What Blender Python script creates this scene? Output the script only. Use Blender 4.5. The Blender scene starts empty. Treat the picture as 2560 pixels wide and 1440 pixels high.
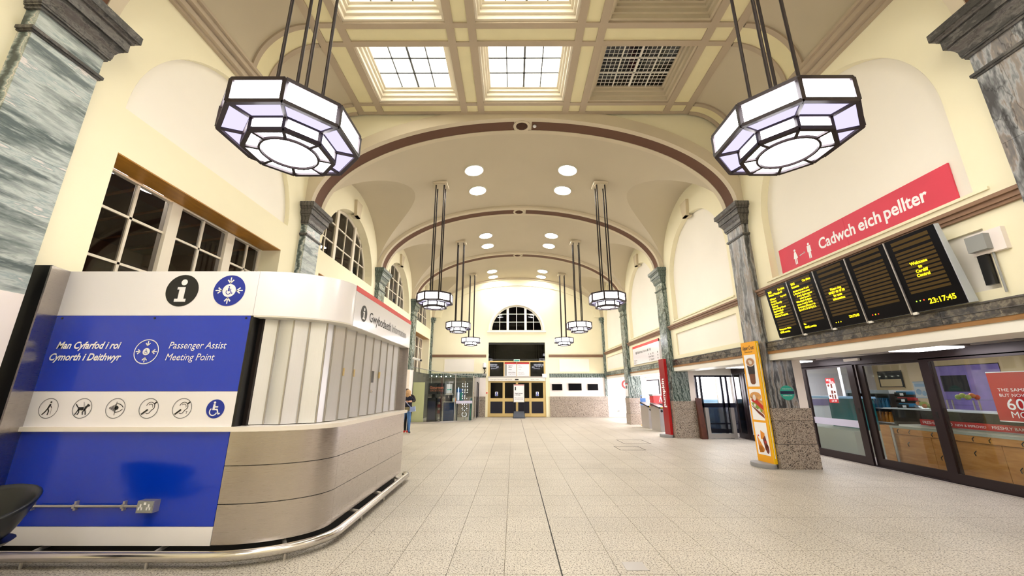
import bpy, bmesh, math, random
from mathutils import Vector, Matrix
random.seed(11)
PI = math.pi
SC = bpy.context.scene
COL = SC.collection

# ------------------------------------------------------------------ camera
F_PX, VPX, VPY, EYE = 955.0, 1283.0, 974.0, 1.65
PITCH = math.atan2(VPY - 720.0, F_PX)
YAW = math.atan2(VPX - 1280.0, math.hypot(F_PX, VPY - 720.0))
cam_d = bpy.data.cameras.new('camera')
cam_d.sensor_fit = 'HORIZONTAL'; cam_d.sensor_width = 36.0
cam_d.lens = 36.0 * F_PX / 2560.0
cam_d.clip_start = 0.05; cam_d.clip_end = 200
cam = bpy.data.objects.new('camera', cam_d)
cam.location = (0, 0, EYE); cam.rotation_euler = (PI / 2 + PITCH, 0, YAW)
COL.objects.link(cam); SC.camera = cam

# ------------------------------------------------------------------ world (night outside) and exposure
W = bpy.data.worlds.new('night_sky'); SC.world = W; W.use_nodes = True
W.node_tree.nodes['Background'].inputs[0].default_value = (0.012, 0.016, 0.03, 1)
W.node_tree.nodes['Background'].inputs[1].default_value = 1.0
SC.view_settings.view_transform = 'Standard'
SC.view_settings.look = 'None'
SC.view_settings.gamma = 1.0
SC.view_settings.use_curve_mapping = False
SC.view_settings.exposure = 1.3
try:
    SC.cycles.use_denoising = True
    SC.cycles.max_bounces = 6
    SC.cycles.diffuse_bounces = 3
    SC.cycles.transparent_max_bounces = 12
    SC.cycles.use_light_tree = False
    SC.cycles.use_adaptive_sampling = True
    SC.cycles.adaptive_threshold = 0.05
    SC.cycles.sample_clamp_indirect = 6.0
    SC.cycles.caustics_reflective = False
    SC.cycles.caustics_refractive = False
except Exception:
    pass
# strengths of the lights the hall has
E_LAMP, E_LAMP_UNDER, E_SKY, E_DOWN, E_PANEL = 9.0, 0.5, 2.2, 34.0, 7.0

# ------------------------------------------------------------------ materials
def lin(c):
    return tuple((x / 12.92 if x <= 0.04045 else ((x + 0.055) / 1.055) ** 2.4) for x in [v / 255.0 for v in c])
MATS = {}
def base_mat(name):
    m = bpy.data.materials.new(name); m.use_nodes = True
    nt = m.node_tree; b = nt.nodes['Principled BSDF']
    MATS[name] = m
    return m, nt, b
def N(nt, t, **kw):
    n = nt.nodes.new('ShaderNode' + t)
    for k, v in kw.items():
        if k.startswith('i_'): n.inputs[int(k[2:])].default_value = v
        else: setattr(n, k, v)
    return n
def L(nt, a, ao, b, bi): nt.links.new(a.outputs[ao], b.inputs[bi])
def ramp(nt, stops):
    r = N(nt, 'ValToRGB'); e = r.color_ramp.elements
    while len(e) > 1: e.remove(e[-1])
    e[0].position = stops[0][0]; e[0].color = (*stops[0][1], 1)
    for p, c in stops[1:]:
        x = e.new(p); x.color = (*c, 1)
    return r
def pos(nt, scale=(1, 1, 1), rot=(0, 0, 0)):
    g = N(nt, 'NewGeometry'); mp = N(nt, 'Mapping')
    mp.inputs['Scale'].default_value = scale; mp.inputs['Rotation'].default_value = rot
    nt.links.new(g.outputs['Position'], mp.inputs['Vector'])
    return mp
def mat(name, rgb, rough=0.5, metal=0.0, var=0.0, vscale=2.0, coat=0.0, bump=0.0, bscale=60.0):
    m, nt, b = base_mat(name)
    c = lin(rgb)
    b.inputs['Roughness'].default_value = rough; b.inputs['Metallic'].default_value = metal
    if coat: b.inputs['Coat Weight'].default_value = coat; b.inputs['Coat Roughness'].default_value = 0.08
    b.inputs['Base Color'].default_value = (*c, 1)
    if var:
        p = pos(nt); n = N(nt, 'TexNoise'); n.inputs['Scale'].default_value = vscale; n.inputs['Detail'].default_value = 5
        L(nt, p, 0, n, 'Vector')
        r = ramp(nt, [(0.3, tuple(x * (1 - var) for x in c)), (0.7, tuple(min(1, x * (1 + var)) for x in c))])
        L(nt, n, 'Fac', r, 'Fac'); L(nt, r, 'Color', b, 'Base Color')
    if bump:
        p2 = pos(nt); n2 = N(nt, 'TexNoise'); n2.inputs['Scale'].default_value = bscale
        L(nt, p2, 0, n2, 'Vector'); bp = N(nt, 'Bump'); bp.inputs['Strength'].default_value = bump; bp.inputs['Distance'].default_value = 0.01
        L(nt, n2, 'Fac', bp, 'Height'); L(nt, bp, 'Normal', b, 'Normal')
    return m
def emis(name, rgb, strength, base=1.0):
    m = bpy.data.materials.new(name); m.use_nodes = True; nt = m.node_tree; nt.nodes.clear(); MATS[name] = m
    o = N(nt, 'OutputMaterial'); e = N(nt, 'Emission'); e.inputs[0].default_value = (*lin(rgb), 1); e.inputs[1].default_value = strength
    L(nt, e, 0, o, 0)
    return m
def marble(name, stops, scale=(1, 1, 1), rot=(0, 0, 0), wave=2.0, dist=6.0, rough=0.25, vein=0.75):
    m, nt, b = base_mat(name)
    p = pos(nt, scale, rot)
    n = N(nt, 'TexNoise'); n.inputs['Scale'].default_value = 2.2; n.inputs['Detail'].default_value = 8; n.inputs['Roughness'].default_value = 0.62
    w = N(nt, 'TexWave'); w.inputs['Scale'].default_value = wave; w.inputs['Distortion'].default_value = dist
    w.inputs['Detail'].default_value = 5; w.inputs['Detail Scale'].default_value = 1.6; w.inputs['Detail Roughness'].default_value = 0.65
    L(nt, p, 0, n, 'Vector'); L(nt, p, 0, w, 'Vector')
    mx = N(nt, 'Mix'); mx.data_type = 'FLOAT'; mx.inputs[0].default_value = 0.5
    nt.links.new(n.outputs['Fac'], mx.inputs[2]); nt.links.new(w.outputs['Fac'], mx.inputs[3])
    r = ramp(nt, [(s, lin(c)) for s, c in stops]); nt.links.new(mx.outputs[0], r.inputs['Fac'])
    # dark veins
    v = N(nt, 'TexVoronoi'); v.feature = 'DISTANCE_TO_EDGE'; v.inputs['Scale'].default_value = 1.7
    vv = N(nt, 'VectorMath'); vv.operation = 'ADD'
    ns = N(nt, 'TexNoise'); ns.inputs['Scale'].default_value = 3.0; ns.inputs['Detail'].default_value = 6
    L(nt, p, 0, ns, 'Vector'); L(nt, p, 0, vv, 0); L(nt, ns, 'Color', vv, 1); L(nt, vv, 0, v, 'Vector')
    vr = ramp(nt, [(0.0, (0.25, 0.25, 0.25)), (0.035, (1, 1, 1))]); L(nt, v, 'Distance', vr, 'Fac')
    mm = N(nt, 'Mix'); mm.data_type = 'RGBA'; mm.blend_type = 'MULTIPLY'; mm.inputs[0].default_value = vein
    nt.links.new(r.outputs['Color'], mm.inputs[6]); nt.links.new(vr.outputs['Color'], mm.inputs[7])
    nt.links.new(mm.outputs[2], b.inputs['Base Color'])
    b.inputs['Roughness'].default_value = rough
    return m
def speckle(name, stops, scale=120.0, rough=0.35, big=None, coat=0.0, spec=0.5, rnd=0.0):
    m, nt, b = base_mat(name)
    p = pos(nt)
    v = N(nt, 'TexNoise'); v.inputs['Scale'].default_value = scale; v.inputs['Detail'].default_value = 2; v.inputs['Roughness'].default_value = 0.6
    L(nt, p, 0, v, 'Vector')
    r = ramp(nt, [(s, lin(c)) for s, c in stops]); L(nt, v, 'Fac', r, 'Fac')
    n = N(nt, 'TexNoise'); n.inputs['Scale'].default_value = 0.7; n.inputs['Detail'].default_value = 5
    L(nt, p, 0, n, 'Vector')
    a = big or 0.1
    r2 = ramp(nt, [(0.3, (1 - a,) * 3), (0.7, (1, 1, 1))]); L(nt, n, 'Fac', r2, 'Fac')
    mm = N(nt, 'Mix'); mm.data_type = 'RGBA'; mm.blend_type = 'MULTIPLY'; mm.inputs[0].default_value = 1.0
    nt.links.new(r.outputs['Color'], mm.inputs[6]); nt.links.new(r2.outputs['Color'], mm.inputs[7])
    out = mm.outputs[2]
    if rnd:
        oi = N(nt, 'ObjectInfo'); r3 = ramp(nt, [(0, (1 - rnd,) * 3), (1, (1, 1, 1))]); L(nt, oi, 'Random', r3, 'Fac')
        m3 = N(nt, 'Mix'); m3.data_type = 'RGBA'; m3.blend_type = 'MULTIPLY'; m3.inputs[0].default_value = 1.0
        nt.links.new(out, m3.inputs[6]); nt.links.new(r3.outputs['Color'], m3.inputs[7]); out = m3.outputs[2]
    nt.links.new(out, b.inputs['Base Color'])
    b.inputs['Roughness'].default_value = rough; b.inputs['Specular IOR Level'].default_value = spec
    if coat: b.inputs['Coat Weight'].default_value = coat; b.inputs['Coat Roughness'].default_value = 0.15
    return m
def steel(name, rgb, rough=0.32, axis=(2, 2, 220)):
    m, nt, b = base_mat(name); c = lin(rgb)
    p = pos(nt, axis); n = N(nt, 'TexNoise'); n.inputs['Scale'].default_value = 6; n.inputs['Detail'].default_value = 4
    L(nt, p, 0, n, 'Vector')
    r = ramp(nt, [(0.3, tuple(x * 0.95 for x in c)), (0.7, c)]); L(nt, n, 'Fac', r, 'Fac'); L(nt, r, 'Color', b, 'Base Color')
    rr = N(nt, 'MapRange'); rr.inputs[3].default_value = rough - 0.08; rr.inputs[4].default_value = rough + 0.1
    L(nt, n, 'Fac', rr, 0); L(nt, rr, 0, b, 'Roughness')
    b.inputs['Metallic'].default_value = 1.0
    return m
def wood(name, a, bcol, scale=(1, 6, 1), rough=0.4):
    m, nt, b = base_mat(name)
    p = pos(nt, scale); n = N(nt, 'TexNoise'); n.inputs['Scale'].default_value = 3; n.inputs['Detail'].default_value = 6; n.inputs['Distortion'].default_value = 0.6
    L(nt, p, 0, n, 'Vector'); r = ramp(nt, [(0.3, lin(a)), (0.7, lin(bcol))]); L(nt, n, 'Fac', r, 'Fac'); L(nt, r, 'Color', b, 'Base Color')
    b.inputs['Roughness'].default_value = rough
    return m
def glass(name, tint=(1, 1, 1), ior=1.5, gloss_rough=0.02):
    m = bpy.data.materials.new(name); m.use_nodes = True; nt = m.node_tree; nt.nodes.clear(); MATS[name] = m
    o = N(nt, 'OutputMaterial'); t = N(nt, 'BsdfTransparent'); g = N(nt, 'BsdfGlossy'); mx = N(nt, 'MixShader'); fr = N(nt, 'Fresnel')
    ge = N(nt, 'NewGeometry'); mr = N(nt, 'MapRange'); mr.inputs[3].default_value = ior; mr.inputs[4].default_value = 1.0 / ior   # thin pane: same Fresnel on both faces
    L(nt, ge, 'Backfacing', mr, 0); L(nt, mr, 0, fr, 'IOR'); t.inputs[0].default_value = (*tint, 1); g.inputs['Roughness'].default_value = gloss_rough
    L(nt, fr, 0, mx, 0); L(nt, t, 0, mx, 1); L(nt, g, 0, mx, 2); L(nt, mx, 0, o, 0)
    return m

mat('plaster', (248, 240, 208), 0.8, var=0.03, vscale=0.6, bump=0.02, bscale=40)
mat('plaster_white', (250, 244, 232), 0.8, var=0.02, vscale=0.8)
mat('plaster_low', (246, 236, 230), 0.7, var=0.03, vscale=1.2)
mat('vault_paint', (204, 192, 168), 0.85, var=0.03, vscale=0.5)
mat('rib_cream', (212, 199, 174), 0.8, var=0.03, vscale=0.9)
mat('rail_tan', (188, 172, 150), 0.75, var=0.04, vscale=1.5)
mat('panel_yellow', (240, 230, 188), 0.8, var=0.03)
mat('brown_band', (100, 66, 46), 0.7, var=0.05)
mat('cornice_brown', (140, 108, 84), 0.6, var=0.06, vscale=3)
mat('key_cream', (222, 208, 178), 0.8)
marble('marble_pale', [(0.26, (70, 80, 80)), (0.38, (128, 142, 142)), (0.47, (168, 178, 176)), (0.54, (222, 214, 208)), (0.60, (150, 164, 164)), (0.68, (186, 194, 190)), (0.8, (92, 104, 104))], (1, 0.42, 2.4), (0.3, 0, 0), 1.3, 4, vein=0.25)
marble('marble_green', [(0.25, (58, 72, 68)), (0.45, (112, 128, 122)), (0.58, (160, 170, 164)), (0.75, (92, 106, 102))], (1.4, 1.4, 1.2), (0.5, 0.2, 0), 1.6, 8)
marble('marble_grey', [(0.25, (70, 70, 72)), (0.42, (126, 128, 130)), (0.55, (164, 164, 164)), (0.68, (142, 132, 124)), (0.85, (96, 98, 102))], (2.2, 2.2, 0.5), (0, 0, 0.4), 0.9, 9, vein=0.8)
marble('marble_dark', [(0.25, (46, 40, 34)), (0.45, (92, 84, 74)), (0.6, (132, 122, 104)), (0.8, (66, 62, 58))], (1.5, 1.6, 2.0), (0.5, 0.3, 0), 1.0, 9)
marble('marble_cap', [(0.3, (62, 60, 58)), (0.55, (104, 100, 96)), (0.8, (78, 72, 70))], (2, 2, 4), (0, 0, 0), 2, 5, 0.35)
marble('marble_cap_green', [(0.3, (58, 72, 68)), (0.55, (112, 126, 118)), (0.8, (74, 86, 80))], (2, 2, 4), (0, 0, 0), 2, 5, 0.35)
speckle('granite', [(0.34, (50, 44, 42)), (0.43, (134, 120, 108)), (0.50, (178, 162, 146)), (0.57, (204, 192, 178)), (0.66, (84, 74, 70))], 42, 0.35, 0.12)
speckle('terrazzo', [(0.33, (82, 76, 70)), (0.42, (170, 160, 146)), (0.5, (212, 204, 190)), (0.60, (228, 221, 209)), (0.70, (172, 152, 128))], 62, 0.5, 0.16, coat=0.0, rnd=0.05)
mat('joint', (160, 146, 130), 0.9)
mat('joint_dark', (52, 50, 46), 0.8)
mat('iron', (44, 36, 34), 0.45, metal=0.6)
mat('lamp_frame', (40, 30, 34), 0.45, metal=0.3)
emis('lamp_white', (255, 252, 255), E_LAMP, 0.2)
emis('lamp_under', (222, 214, 255), E_LAMP_UNDER, 0.12)
emis('sky_lit', (255, 252, 238), E_SKY)
emis('downlight', (255, 250, 240), E_DOWN)
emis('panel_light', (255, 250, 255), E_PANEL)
mat('night_glass', (6, 6, 9), 0.08)
mat('white_paint', (244, 240, 230), 0.5)
mat('frame_cream', (240, 230, 210), 0.5)
mat('white_gloss', (250, 247, 250), 0.25, coat=0.3)
mat('sign_white', (240, 238, 246), 0.2, coat=0.4)
mat('blue_panel', (0, 52, 196), 0.18, coat=0.4, var=0.05, vscale=1.0)
mat('blue_icon', (10, 44, 160), 0.3)
mat('black', (10, 10, 12), 0.3)
mat('black_matte', (14, 14, 16), 0.7)
mat('black_print', (18, 18, 20), 0.5)
mat('grey_print', (110, 112, 116), 0.5)
mat('white_print', (252, 252, 255), 0.5)
mat('red_banner', (222, 66, 88), 0.6, var=0.04)
mat('red_sign', (196, 24, 30), 0.4)
mat('red_bright', (224, 40, 36), 0.4)
mat('crimson', (150, 10, 26), 0.35, coat=0.3)
steel('steel', (194, 187, 182), 0.28)
steel('steel_rail', (214, 210, 206), 0.20, (1, 1, 1))
steel('shutter_metal', (236, 237, 242), 0.34, (60, 60, 1)); MATS['shutter_metal'].node_tree.nodes['Principled BSDF'].inputs['Metallic'].default_value = 0.55
mat('shutter_grey', (196, 192, 186), 0.42, metal=0.35)
mat('shutter_white', (232, 234, 240), 0.3, metal=0.2)
mat('alu', (188, 184, 180), 0.35, metal=0.7)
mat('ledge_white', (244, 236, 226), 0.35)
mat('dark_frame', (46, 34, 36), 0.35, metal=0.3)
mat('navy_frame', (22, 22, 40), 0.35, metal=0.3)
wood('shop_wood', (196, 128, 56), (222, 158, 84), (1, 1, 5))
wood('trim_wood', (140, 98, 52), (166, 120, 66), (6, 1, 6))
wood('head_wood', (176, 120, 36), (196, 140, 52), (4, 1, 4))
wood('brown_wood', (70, 34, 24), (96, 50, 32), (4, 4, 1))
mat('ceiling_tile', (196, 188, 186), 0.5)
mat('room_brown', (122, 88, 62), 0.8, var=0.15, vscale=2)
mat('room_ceiling', (92, 84, 80), 0.7)
mat('batten', (176, 128, 84), 0.6)
glass('glass', (0.93, 0.96, 0.95))
glass('glass_green', (0.93, 0.965, 0.95))
glass('glass_dark', (0.30, 0.31, 0.36), 1.35)
glass('glass_window', (0.62, 0.60, 0.58), 1.45)
emis('led', (255, 214, 20), 2.2)
emis('led_orange', (255, 160, 10), 1.6)
emis('led_red', (255, 60, 30), 2.0)
emis('led_green', (150, 230, 60), 1.5)
mat('led_row', (78, 60, 26), 0.5); MATS['led_row'].node_tree.nodes['Principled BSDF'].inputs['Specular IOR Level'].default_value = 0.15
mat('screen_black', (5, 4, 8), 0.3); MATS['screen_black'].node_tree.nodes['Principled BSDF'].inputs['Specular IOR Level'].default_value = 0.12
mat('case_grey', (196, 202, 208), 0.4)
mat('totem_orange', (250, 176, 22), 0.4)
mat('totem_yellow', (255, 204, 10), 0.4)
mat('base_grey', (148, 148, 150), 0.55, var=0.08, vscale=6)
mat('gold_frame', (216, 190, 128), 0.4, metal=0.15)
mat('teal', (42, 160, 140), 0.5)
mat('navy', (16, 22, 60), 0.5)
mat('skin', (220, 172, 142), 0.6)
mat('denim', (74, 118, 176), 0.85, var=0.12, vscale=14)
mat('navy_cloth', (22, 24, 44), 0.9)
mat('blond_hair', (196, 156, 112), 0.6, var=0.15, vscale=30)
mat('dark_hair', (46, 26, 22), 0.6)
mat('bag_blue', (150, 168, 214), 0.6)
mat('shoe_red', (220, 40, 30), 0.5)
mat('khaki', (120, 112, 84), 0.9)
mat('seat_black', (16, 22, 28), 0.35)
mat('seat_blue', (16, 50, 130), 0.4)
mat('cream_board', (216, 210, 160), 0.6)
mat('blue_tile', (28, 60, 110), 0.25)
mat('grout_dark', (14, 22, 40), 0.8)
mat('plastic_white', (238, 238, 240), 0.4)
mat('plastic_grey', (150, 152, 150), 0.5)

# ------------------------------------------------------------------ mesh helpers
OFF = {}
class MB:
    def __init__(s): s.v = []; s.f = []
    def add(s, vs, fs):
        b = len(s.v); s.v += [tuple(p) for p in vs]; s.f += [tuple(i + b for i in q) for q in fs]; return s
    def box(s, x0, x1, y0, y1, z0, z1):
        if x0 > x1: x0, x1 = x1, x0
        if y0 > y1: y0, y1 = y1, y0
        if z0 > z1: z0, z1 = z1, z0
        return s.add([(x0, y0, z0), (x1, y0, z0), (x1, y1, z0), (x0, y1, z0), (x0, y0, z1), (x1, y0, z1), (x1, y1, z1), (x0, y1, z1)],
                     [(0, 3, 2, 1), (4, 5, 6, 7), (0, 1, 5, 4), (1, 2, 6, 5), (2, 3, 7, 6), (3, 0, 4, 7)])
    def hexa(s, p):   # 8 points, bottom ring then top ring
        return s.add(p, [(0, 3, 2, 1), (4, 5, 6, 7), (0, 1, 5, 4), (1, 2, 6, 5), (2, 3, 7, 6), (3, 0, 4, 7)])
    def prism(s, pts, f, a, b):   # 2-D polygon swept from f(p,a) to f(p,b)
        n = len(pts)
        vs = [f(p, a) for p in pts] + [f(p, b) for p in pts]
        return s.add(vs, [tuple(range(n - 1, -1, -1)), tuple(range(n, 2 * n))] + [(i, (i + 1) % n, n + (i + 1) % n, n + i) for i in range(n)])
    def bar(s, p, q, w, h=None, up=(0, 0, 1)):
        p = Vector(p); q = Vector(q); h = h or w
        d = (q - p).normalized(); u = Vector(up)
        if abs(d.dot(u)) > 0.98: u = Vector((0, 1, 0))
        a = d.cross(u).normalized() * (w / 2); b = a.cross(d).normalized() * (h / 2)
        return s.hexa([p - a - b, p + a - b, q + a - b, q - a - b, p - a + b, p + a + b, q + a + b, q - a + b])
    def tube(s, path, r, n=8, closed=False, caps=True):
        path = [Vector(p) for p in path]; m = len(path); rings = []
        rr = r if isinstance(r, (list, tuple)) else [r] * m
        prev = None
        for i, p in enumerate(path):
            if closed: d = (path[(i + 1) % m] - path[i - 1]).normalized()
            else: d = (path[min(i + 1, m - 1)] - path[max(i - 1, 0)]).normalized()
            if prev is None:
                u = Vector((0, 0, 1)) if abs(d.z) < 0.9 else Vector((0, 1, 0))
                a = d.cross(u).normalized()
            else:
                a = (prev - d * prev.dot(d)).normalized()
            prev = a; b = d.cross(a)
            rings.append([p + (a * math.cos(t) + b * math.sin(t)) * rr[i] for t in [2 * PI * k / n for k in range(n)]])
        vs = [q for rg in rings for q in rg]; fs = []
        for i in range(m if closed else m - 1):
            j = (i + 1) % m
            for k in range(n):
                fs.append((i * n + k, i * n + (k + 1) % n, j * n + (k + 1) % n, j * n + k))
        if caps and not closed:
            fs.append(tuple(range(n - 1, -1, -1))); fs.append(tuple((m - 1) * n + k for k in range(n)))
        return s.add(vs, fs)
    def lathe(s, prof, c=(0, 0, 0), n=16, axis='z', caps=True):
        vs = []; fs = []
        for r, h in prof:
            for k in range(n):
                t = 2 * PI * k / n; a, b = r * math.cos(t), r * math.sin(t)
                p = {'z': (a, b, h), 'y': (a, h, b), 'x': (h, a, b)}[axis]
                vs.append((c[0] + p[0], c[1] + p[1], c[2] + p[2]))
        m = len(prof)
        for i in range(m - 1):
            for k in range(n): fs.append((i * n + k, i * n + (k + 1) % n, (i + 1) * n + (k + 1) % n, (i + 1) * n + k))
        if caps: fs += [tuple(range(n - 1, -1, -1)), tuple((m - 1) * n + k for k in range(n))]
        return s.add(vs, fs)
    def ball(s, c, r, n=12, m=8):
        rx, ry, rz = r if isinstance(r, (list, tuple)) else (r, r, r)
        prof = [(math.sin(PI * i / m), -math.cos(PI * i / m)) for i in range(m + 1)]
        vs = []; fs = []
        for a, h in prof:
            for k in range(n):
                t = 2 * PI * k / n
                vs.append((c[0] + rx * a * math.cos(t), c[1] + ry * a * math.sin(t), c[2] + rz * h))
        for i in range(m):
            for k in range(n): fs.append((i * n + k, i * n + (k + 1) % n, (i + 1) * n + (k + 1) % n, (i + 1) * n + k))
        return s.add(vs, fs)
    def grid(s, f, nu, nv):
        vs = [f(i / nu, j / nv) for i in range(nu + 1) for j in range(nv + 1)]
        return s.add(vs, [(i * (nv + 1) + j, (i + 1) * (nv + 1) + j, (i + 1) * (nv + 1) + j + 1, i * (nv + 1) + j + 1) for i in range(nu) for j in range(nv)])
    def mesh(s, name, m, smooth=None, off=None):
        me = bpy.data.meshes.new(name)
        vs = s.v if off is None else [(a - off[0], b - off[1], c - off[2]) for a, b, c in s.v]
        me.from_pydata(vs, [], s.f)
        bm = bmesh.new(); bm.from_mesh(me)
        bmesh.ops.remove_doubles(bm, verts=bm.verts, dist=1e-5)
        bmesh.ops.recalc_face_normals(bm, faces=bm.faces)
        bm.to_mesh(me); bm.free()
        if m is not None: me.materials.append(MATS[m])
        if smooth is not None:
            me.polygons.foreach_set('use_smooth', [True] * len(me.polygons))
            me.set_sharp_from_angle(angle=math.radians(smooth))
        return me
def link(name, me, parent=None, loc=None, rot=None):
    o = bpy.data.objects.new(name, me); COL.objects.link(o)
    if parent is not None: o.parent = parent
    if loc is not None: o.location = loc
    if rot is not None: o.rotation_euler = rot
    return o
def tag(o, label=None, cat=None, group=None, kind=None):
    if label: o['label'] = label
    if cat: o['category'] = cat
    if group: o['group'] = group
    if kind: o['kind'] = kind
    return o
def thing(name, loc, label, cat, group=None, rz=0.0, kind=None):
    o = link(name, None, None, loc, (0, 0, rz)); o.empty_display_size = 0.1
    OFF[o.name] = Vector(loc)
    return tag(o, label, cat, group, kind)
def part(name, mb, m, parent, smooth=None, label=None, kind=None):
    """mesh part; coordinates in world space, made local to the root of the thing"""
    off = OFF.get(parent.name) if parent is not None else None
    o = link(name, mb.mesh(name, m, smooth, off), parent)
    if off is not None: OFF[o.name] = off
    return tag(o, label, kind=kind)
def solo(name, mb, m, loc, label, cat, group=None, smooth=None, kind=None):
    o = link(name, mb.mesh(name, m, smooth, loc), None, loc); OFF[o.name] = Vector(loc)
    return tag(o, label, cat, group, kind)
def struct(name, mb, m, smooth=None, label=None):
    o = link(name, mb.mesh(name, m, smooth)); OFF[o.name] = Vector((0, 0, 0))
    return tag(o, label, kind='structure')
def dup(root, loc, rz=None, label=None, scale=None):
    r = root.copy(); COL.objects.link(r); r.location = loc
    if rz is not None: r.rotation_euler = (0, 0, rz)
    if scale is not None: r.scale = scale
    if label: r['label'] = label
    for ch in list(root.children):
        c = ch.copy(); COL.objects.link(c); c.parent = r
        for g in list(ch.children):
            d = g.copy(); COL.objects.link(d); d.parent = c
    return r

# ------------------------------------------------------------------ flat print on real surfaces
def text_poly(s, size, italic=0.0, bold=0.0, align='LEFT', spacing=1.0):
    cu = bpy.data.curves.new('t', 'FONT'); cu.body = s; cu.size = size; cu.shear = italic; cu.offset = bold
    cu.align_x = align; cu.space_character = spacing; cu.resolution_u = 3; cu.fill_mode = 'BOTH'
    o = bpy.data.objects.new('t', cu); COL.objects.link(o)
    dg = bpy.context.evaluated_depsgraph_get()
    me = bpy.data.meshes.new_from_object(o.evaluated_get(dg))
    vs = [(v.co.x, v.co.y) for v in me.vertices]; fs = [tuple(p.vertices) for p in me.polygons]
    bpy.data.objects.remove(o); bpy.data.curves.remove(cu); bpy.data.meshes.remove(me)
    return vs, fs
class Decal:
    def __init__(s, origin, U, V, lift=0.0015):
        s.o = Vector(origin); s.U = Vector(U).normalized(); s.V = Vector(V).normalized()
        s.o = s.o + s.U.cross(s.V) * lift; s.mb = MB()
    def P(s, x, y): return tuple(s.o + s.U * x + s.V * y)
    def poly(s, pts): s.mb.add([s.P(*p) for p in pts], [tuple(range(len(pts)))]); return s
    def rect(s, x0, y0, x1, y1): return s.poly([(x0, y0), (x1, y0), (x1, y1), (x0, y1)])
    def disc(s, cx, cy, r, n=28, ry=None):
        ry = ry or r
        return s.poly([(cx + r * math.cos(2 * PI * k / n), cy + ry * math.sin(2 * PI * k / n)) for k in range(n)])
    def arc(s, cx, cy, r0, r1, a0=0, a1=360, n=32, ky=1.0):
        for k in range(n):
            t, u = math.radians(a0 + (a1 - a0) * k / n), math.radians(a0 + (a1 - a0) * (k + 1) / n)
            s.poly([(cx + r0 * math.cos(t), cy + ky * r0 * math.sin(t)), (cx + r1 * math.cos(t), cy + ky * r1 * math.sin(t)),
                    (cx + r1 * math.cos(u), cy + ky * r1 * math.sin(u)), (cx + r0 * math.cos(u), cy + ky * r0 * math.sin(u))])
        return s
    def stroke(s, pts, w):
        for (a, b), (c, d) in zip(pts, pts[1:]):
            l = math.hypot(c - a, d - b) or 1e-6; nx, ny = -(d - b) / l * w / 2, (c - a) / l * w / 2
            ex, ey = (c - a) / l * w * 0.25, (d - b) / l * w * 0.25
            s.poly([(a - ex - nx, b - ey - ny), (c + ex - nx, d + ey - ny), (c + ex + nx, d + ey + ny), (a - ex + nx, b - ey + ny)])
        return s
    def text(s, t, x, y, size, italic=0.0, bold=0.0, align='LEFT', spacing=1.0, rot=0, fit=None, sy=1.0):
        vs, fs = text_poly(t, size, italic, bold, align, spacing)
        k = 1.0
        if fit and vs:
            w = max(v[0] for v in vs) - min(v[0] for v in vs); k = fit / max(w, 1e-6)
        c, sn = math.cos(math.radians(rot)), math.sin(math.radians(rot))
        s.mb.add([s.P(x + (a * k) * c - (b * sy) * sn, y + (a * k) * sn + (b * sy) * c) for a, b in vs], fs); return s
    def build(s, name, m, parent, label=None): return part(name, s.mb, m, parent, label=label)

# =================================================================== THE HALL
X0, XL, XR = 0.28, -5.37, 5.93          # hall axis, left wall face, right wall face
HALF = (XR - XL) / 2
PIL_Y = [3.27, 8.93, 14.33, 19.70]      # near edges of the pilasters / ribs
PIL_W, PIL_P = 0.67, 0.16
YEND, YBACK = 24.95, -2.1
SPR = 6.25                              # springing
BAYS = [(3.94, 8.93), (9.60, 14.33), (15.00, 19.70), (20.37, YEND)]
BACKBAY = (YBACK, 3.27)
LATB = 2.05
def z_main(dx): return SPR + 2.72 * math.sqrt(max(0.0, 1 - (dx / HALF) ** 2))
def z_lat(y, b):
    c, h = (b[0] + b[1]) / 2, (b[1] - b[0]) / 2
    return SPR + LATB * math.sqrt(max(0.0, 1 - ((y - c) / h) ** 2))
def cosp(a, b, n): return [a + (b - a) * (1 - math.cos(PI * i / n)) / 2 for i in range(n + 1)]

# ------------------------------------------------------------------ floor: slab, 300 nearest tiles, the rest joined
TW, TL, GAP = 0.535, 0.545, 0.005
floor = struct('floor', MB().box(XL - 0.6, 13.0, YBACK - 0.3, YEND + 0.6, -0.25, -0.012), 'joint')
tile_me = MB().box(-TW / 2 + GAP / 2, TW / 2 - GAP / 2, -TL / 2 + GAP / 2, TL / 2 - GAP / 2, -0.012, 0).mesh('floor_tile', 'terrazzo')
cells = []
for i in range(-12, 15):
    for j in range(-8, 40):
        x, y = 0.45 + TW * (i + 0.5), 4.64 + TL * (j + 0.5)
        if XL < x < 8.02 and YBACK < y < YEND + 0.1: cells.append((x, y))
def in_view(x, y): return y > 3.7 and abs(x) < y * 1.36 and not (x < -1.95 and y < 8.0)
near = sorted([c for c in cells if in_view(*c)], key=lambda c: c[0] ** 2 + c[1] ** 2)[:300]
ns = set(near); rest = MB()
for x, y in cells:
    if (x, y) in ns:
        link('floor_tile', tile_me, floor, (x, y, 0))
    else:
        rest.box(x - TW / 2 + GAP / 2, x + TW / 2 - GAP / 2, y - TL / 2 + GAP / 2, y + TL / 2 - GAP / 2, -0.012, 0)
part('floor_tiles_beyond', rest, 'terrazzo', floor, kind='stuff')
part('expansion_strip', MB().box(0.443, 0.457, 1.0, YEND - 0.1, -0.01, 0.001), 'joint_dark', floor, label='dark movement joint running down the hall')
part('shop_floor', MB().box(8.02, 12.9, 2.0, YEND, -0.012, 0.0), 'ceiling_tile', floor)
fp = MB().box(1.07, 1.275, 4.17, 4.355, -0.004, 0.0025)
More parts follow.
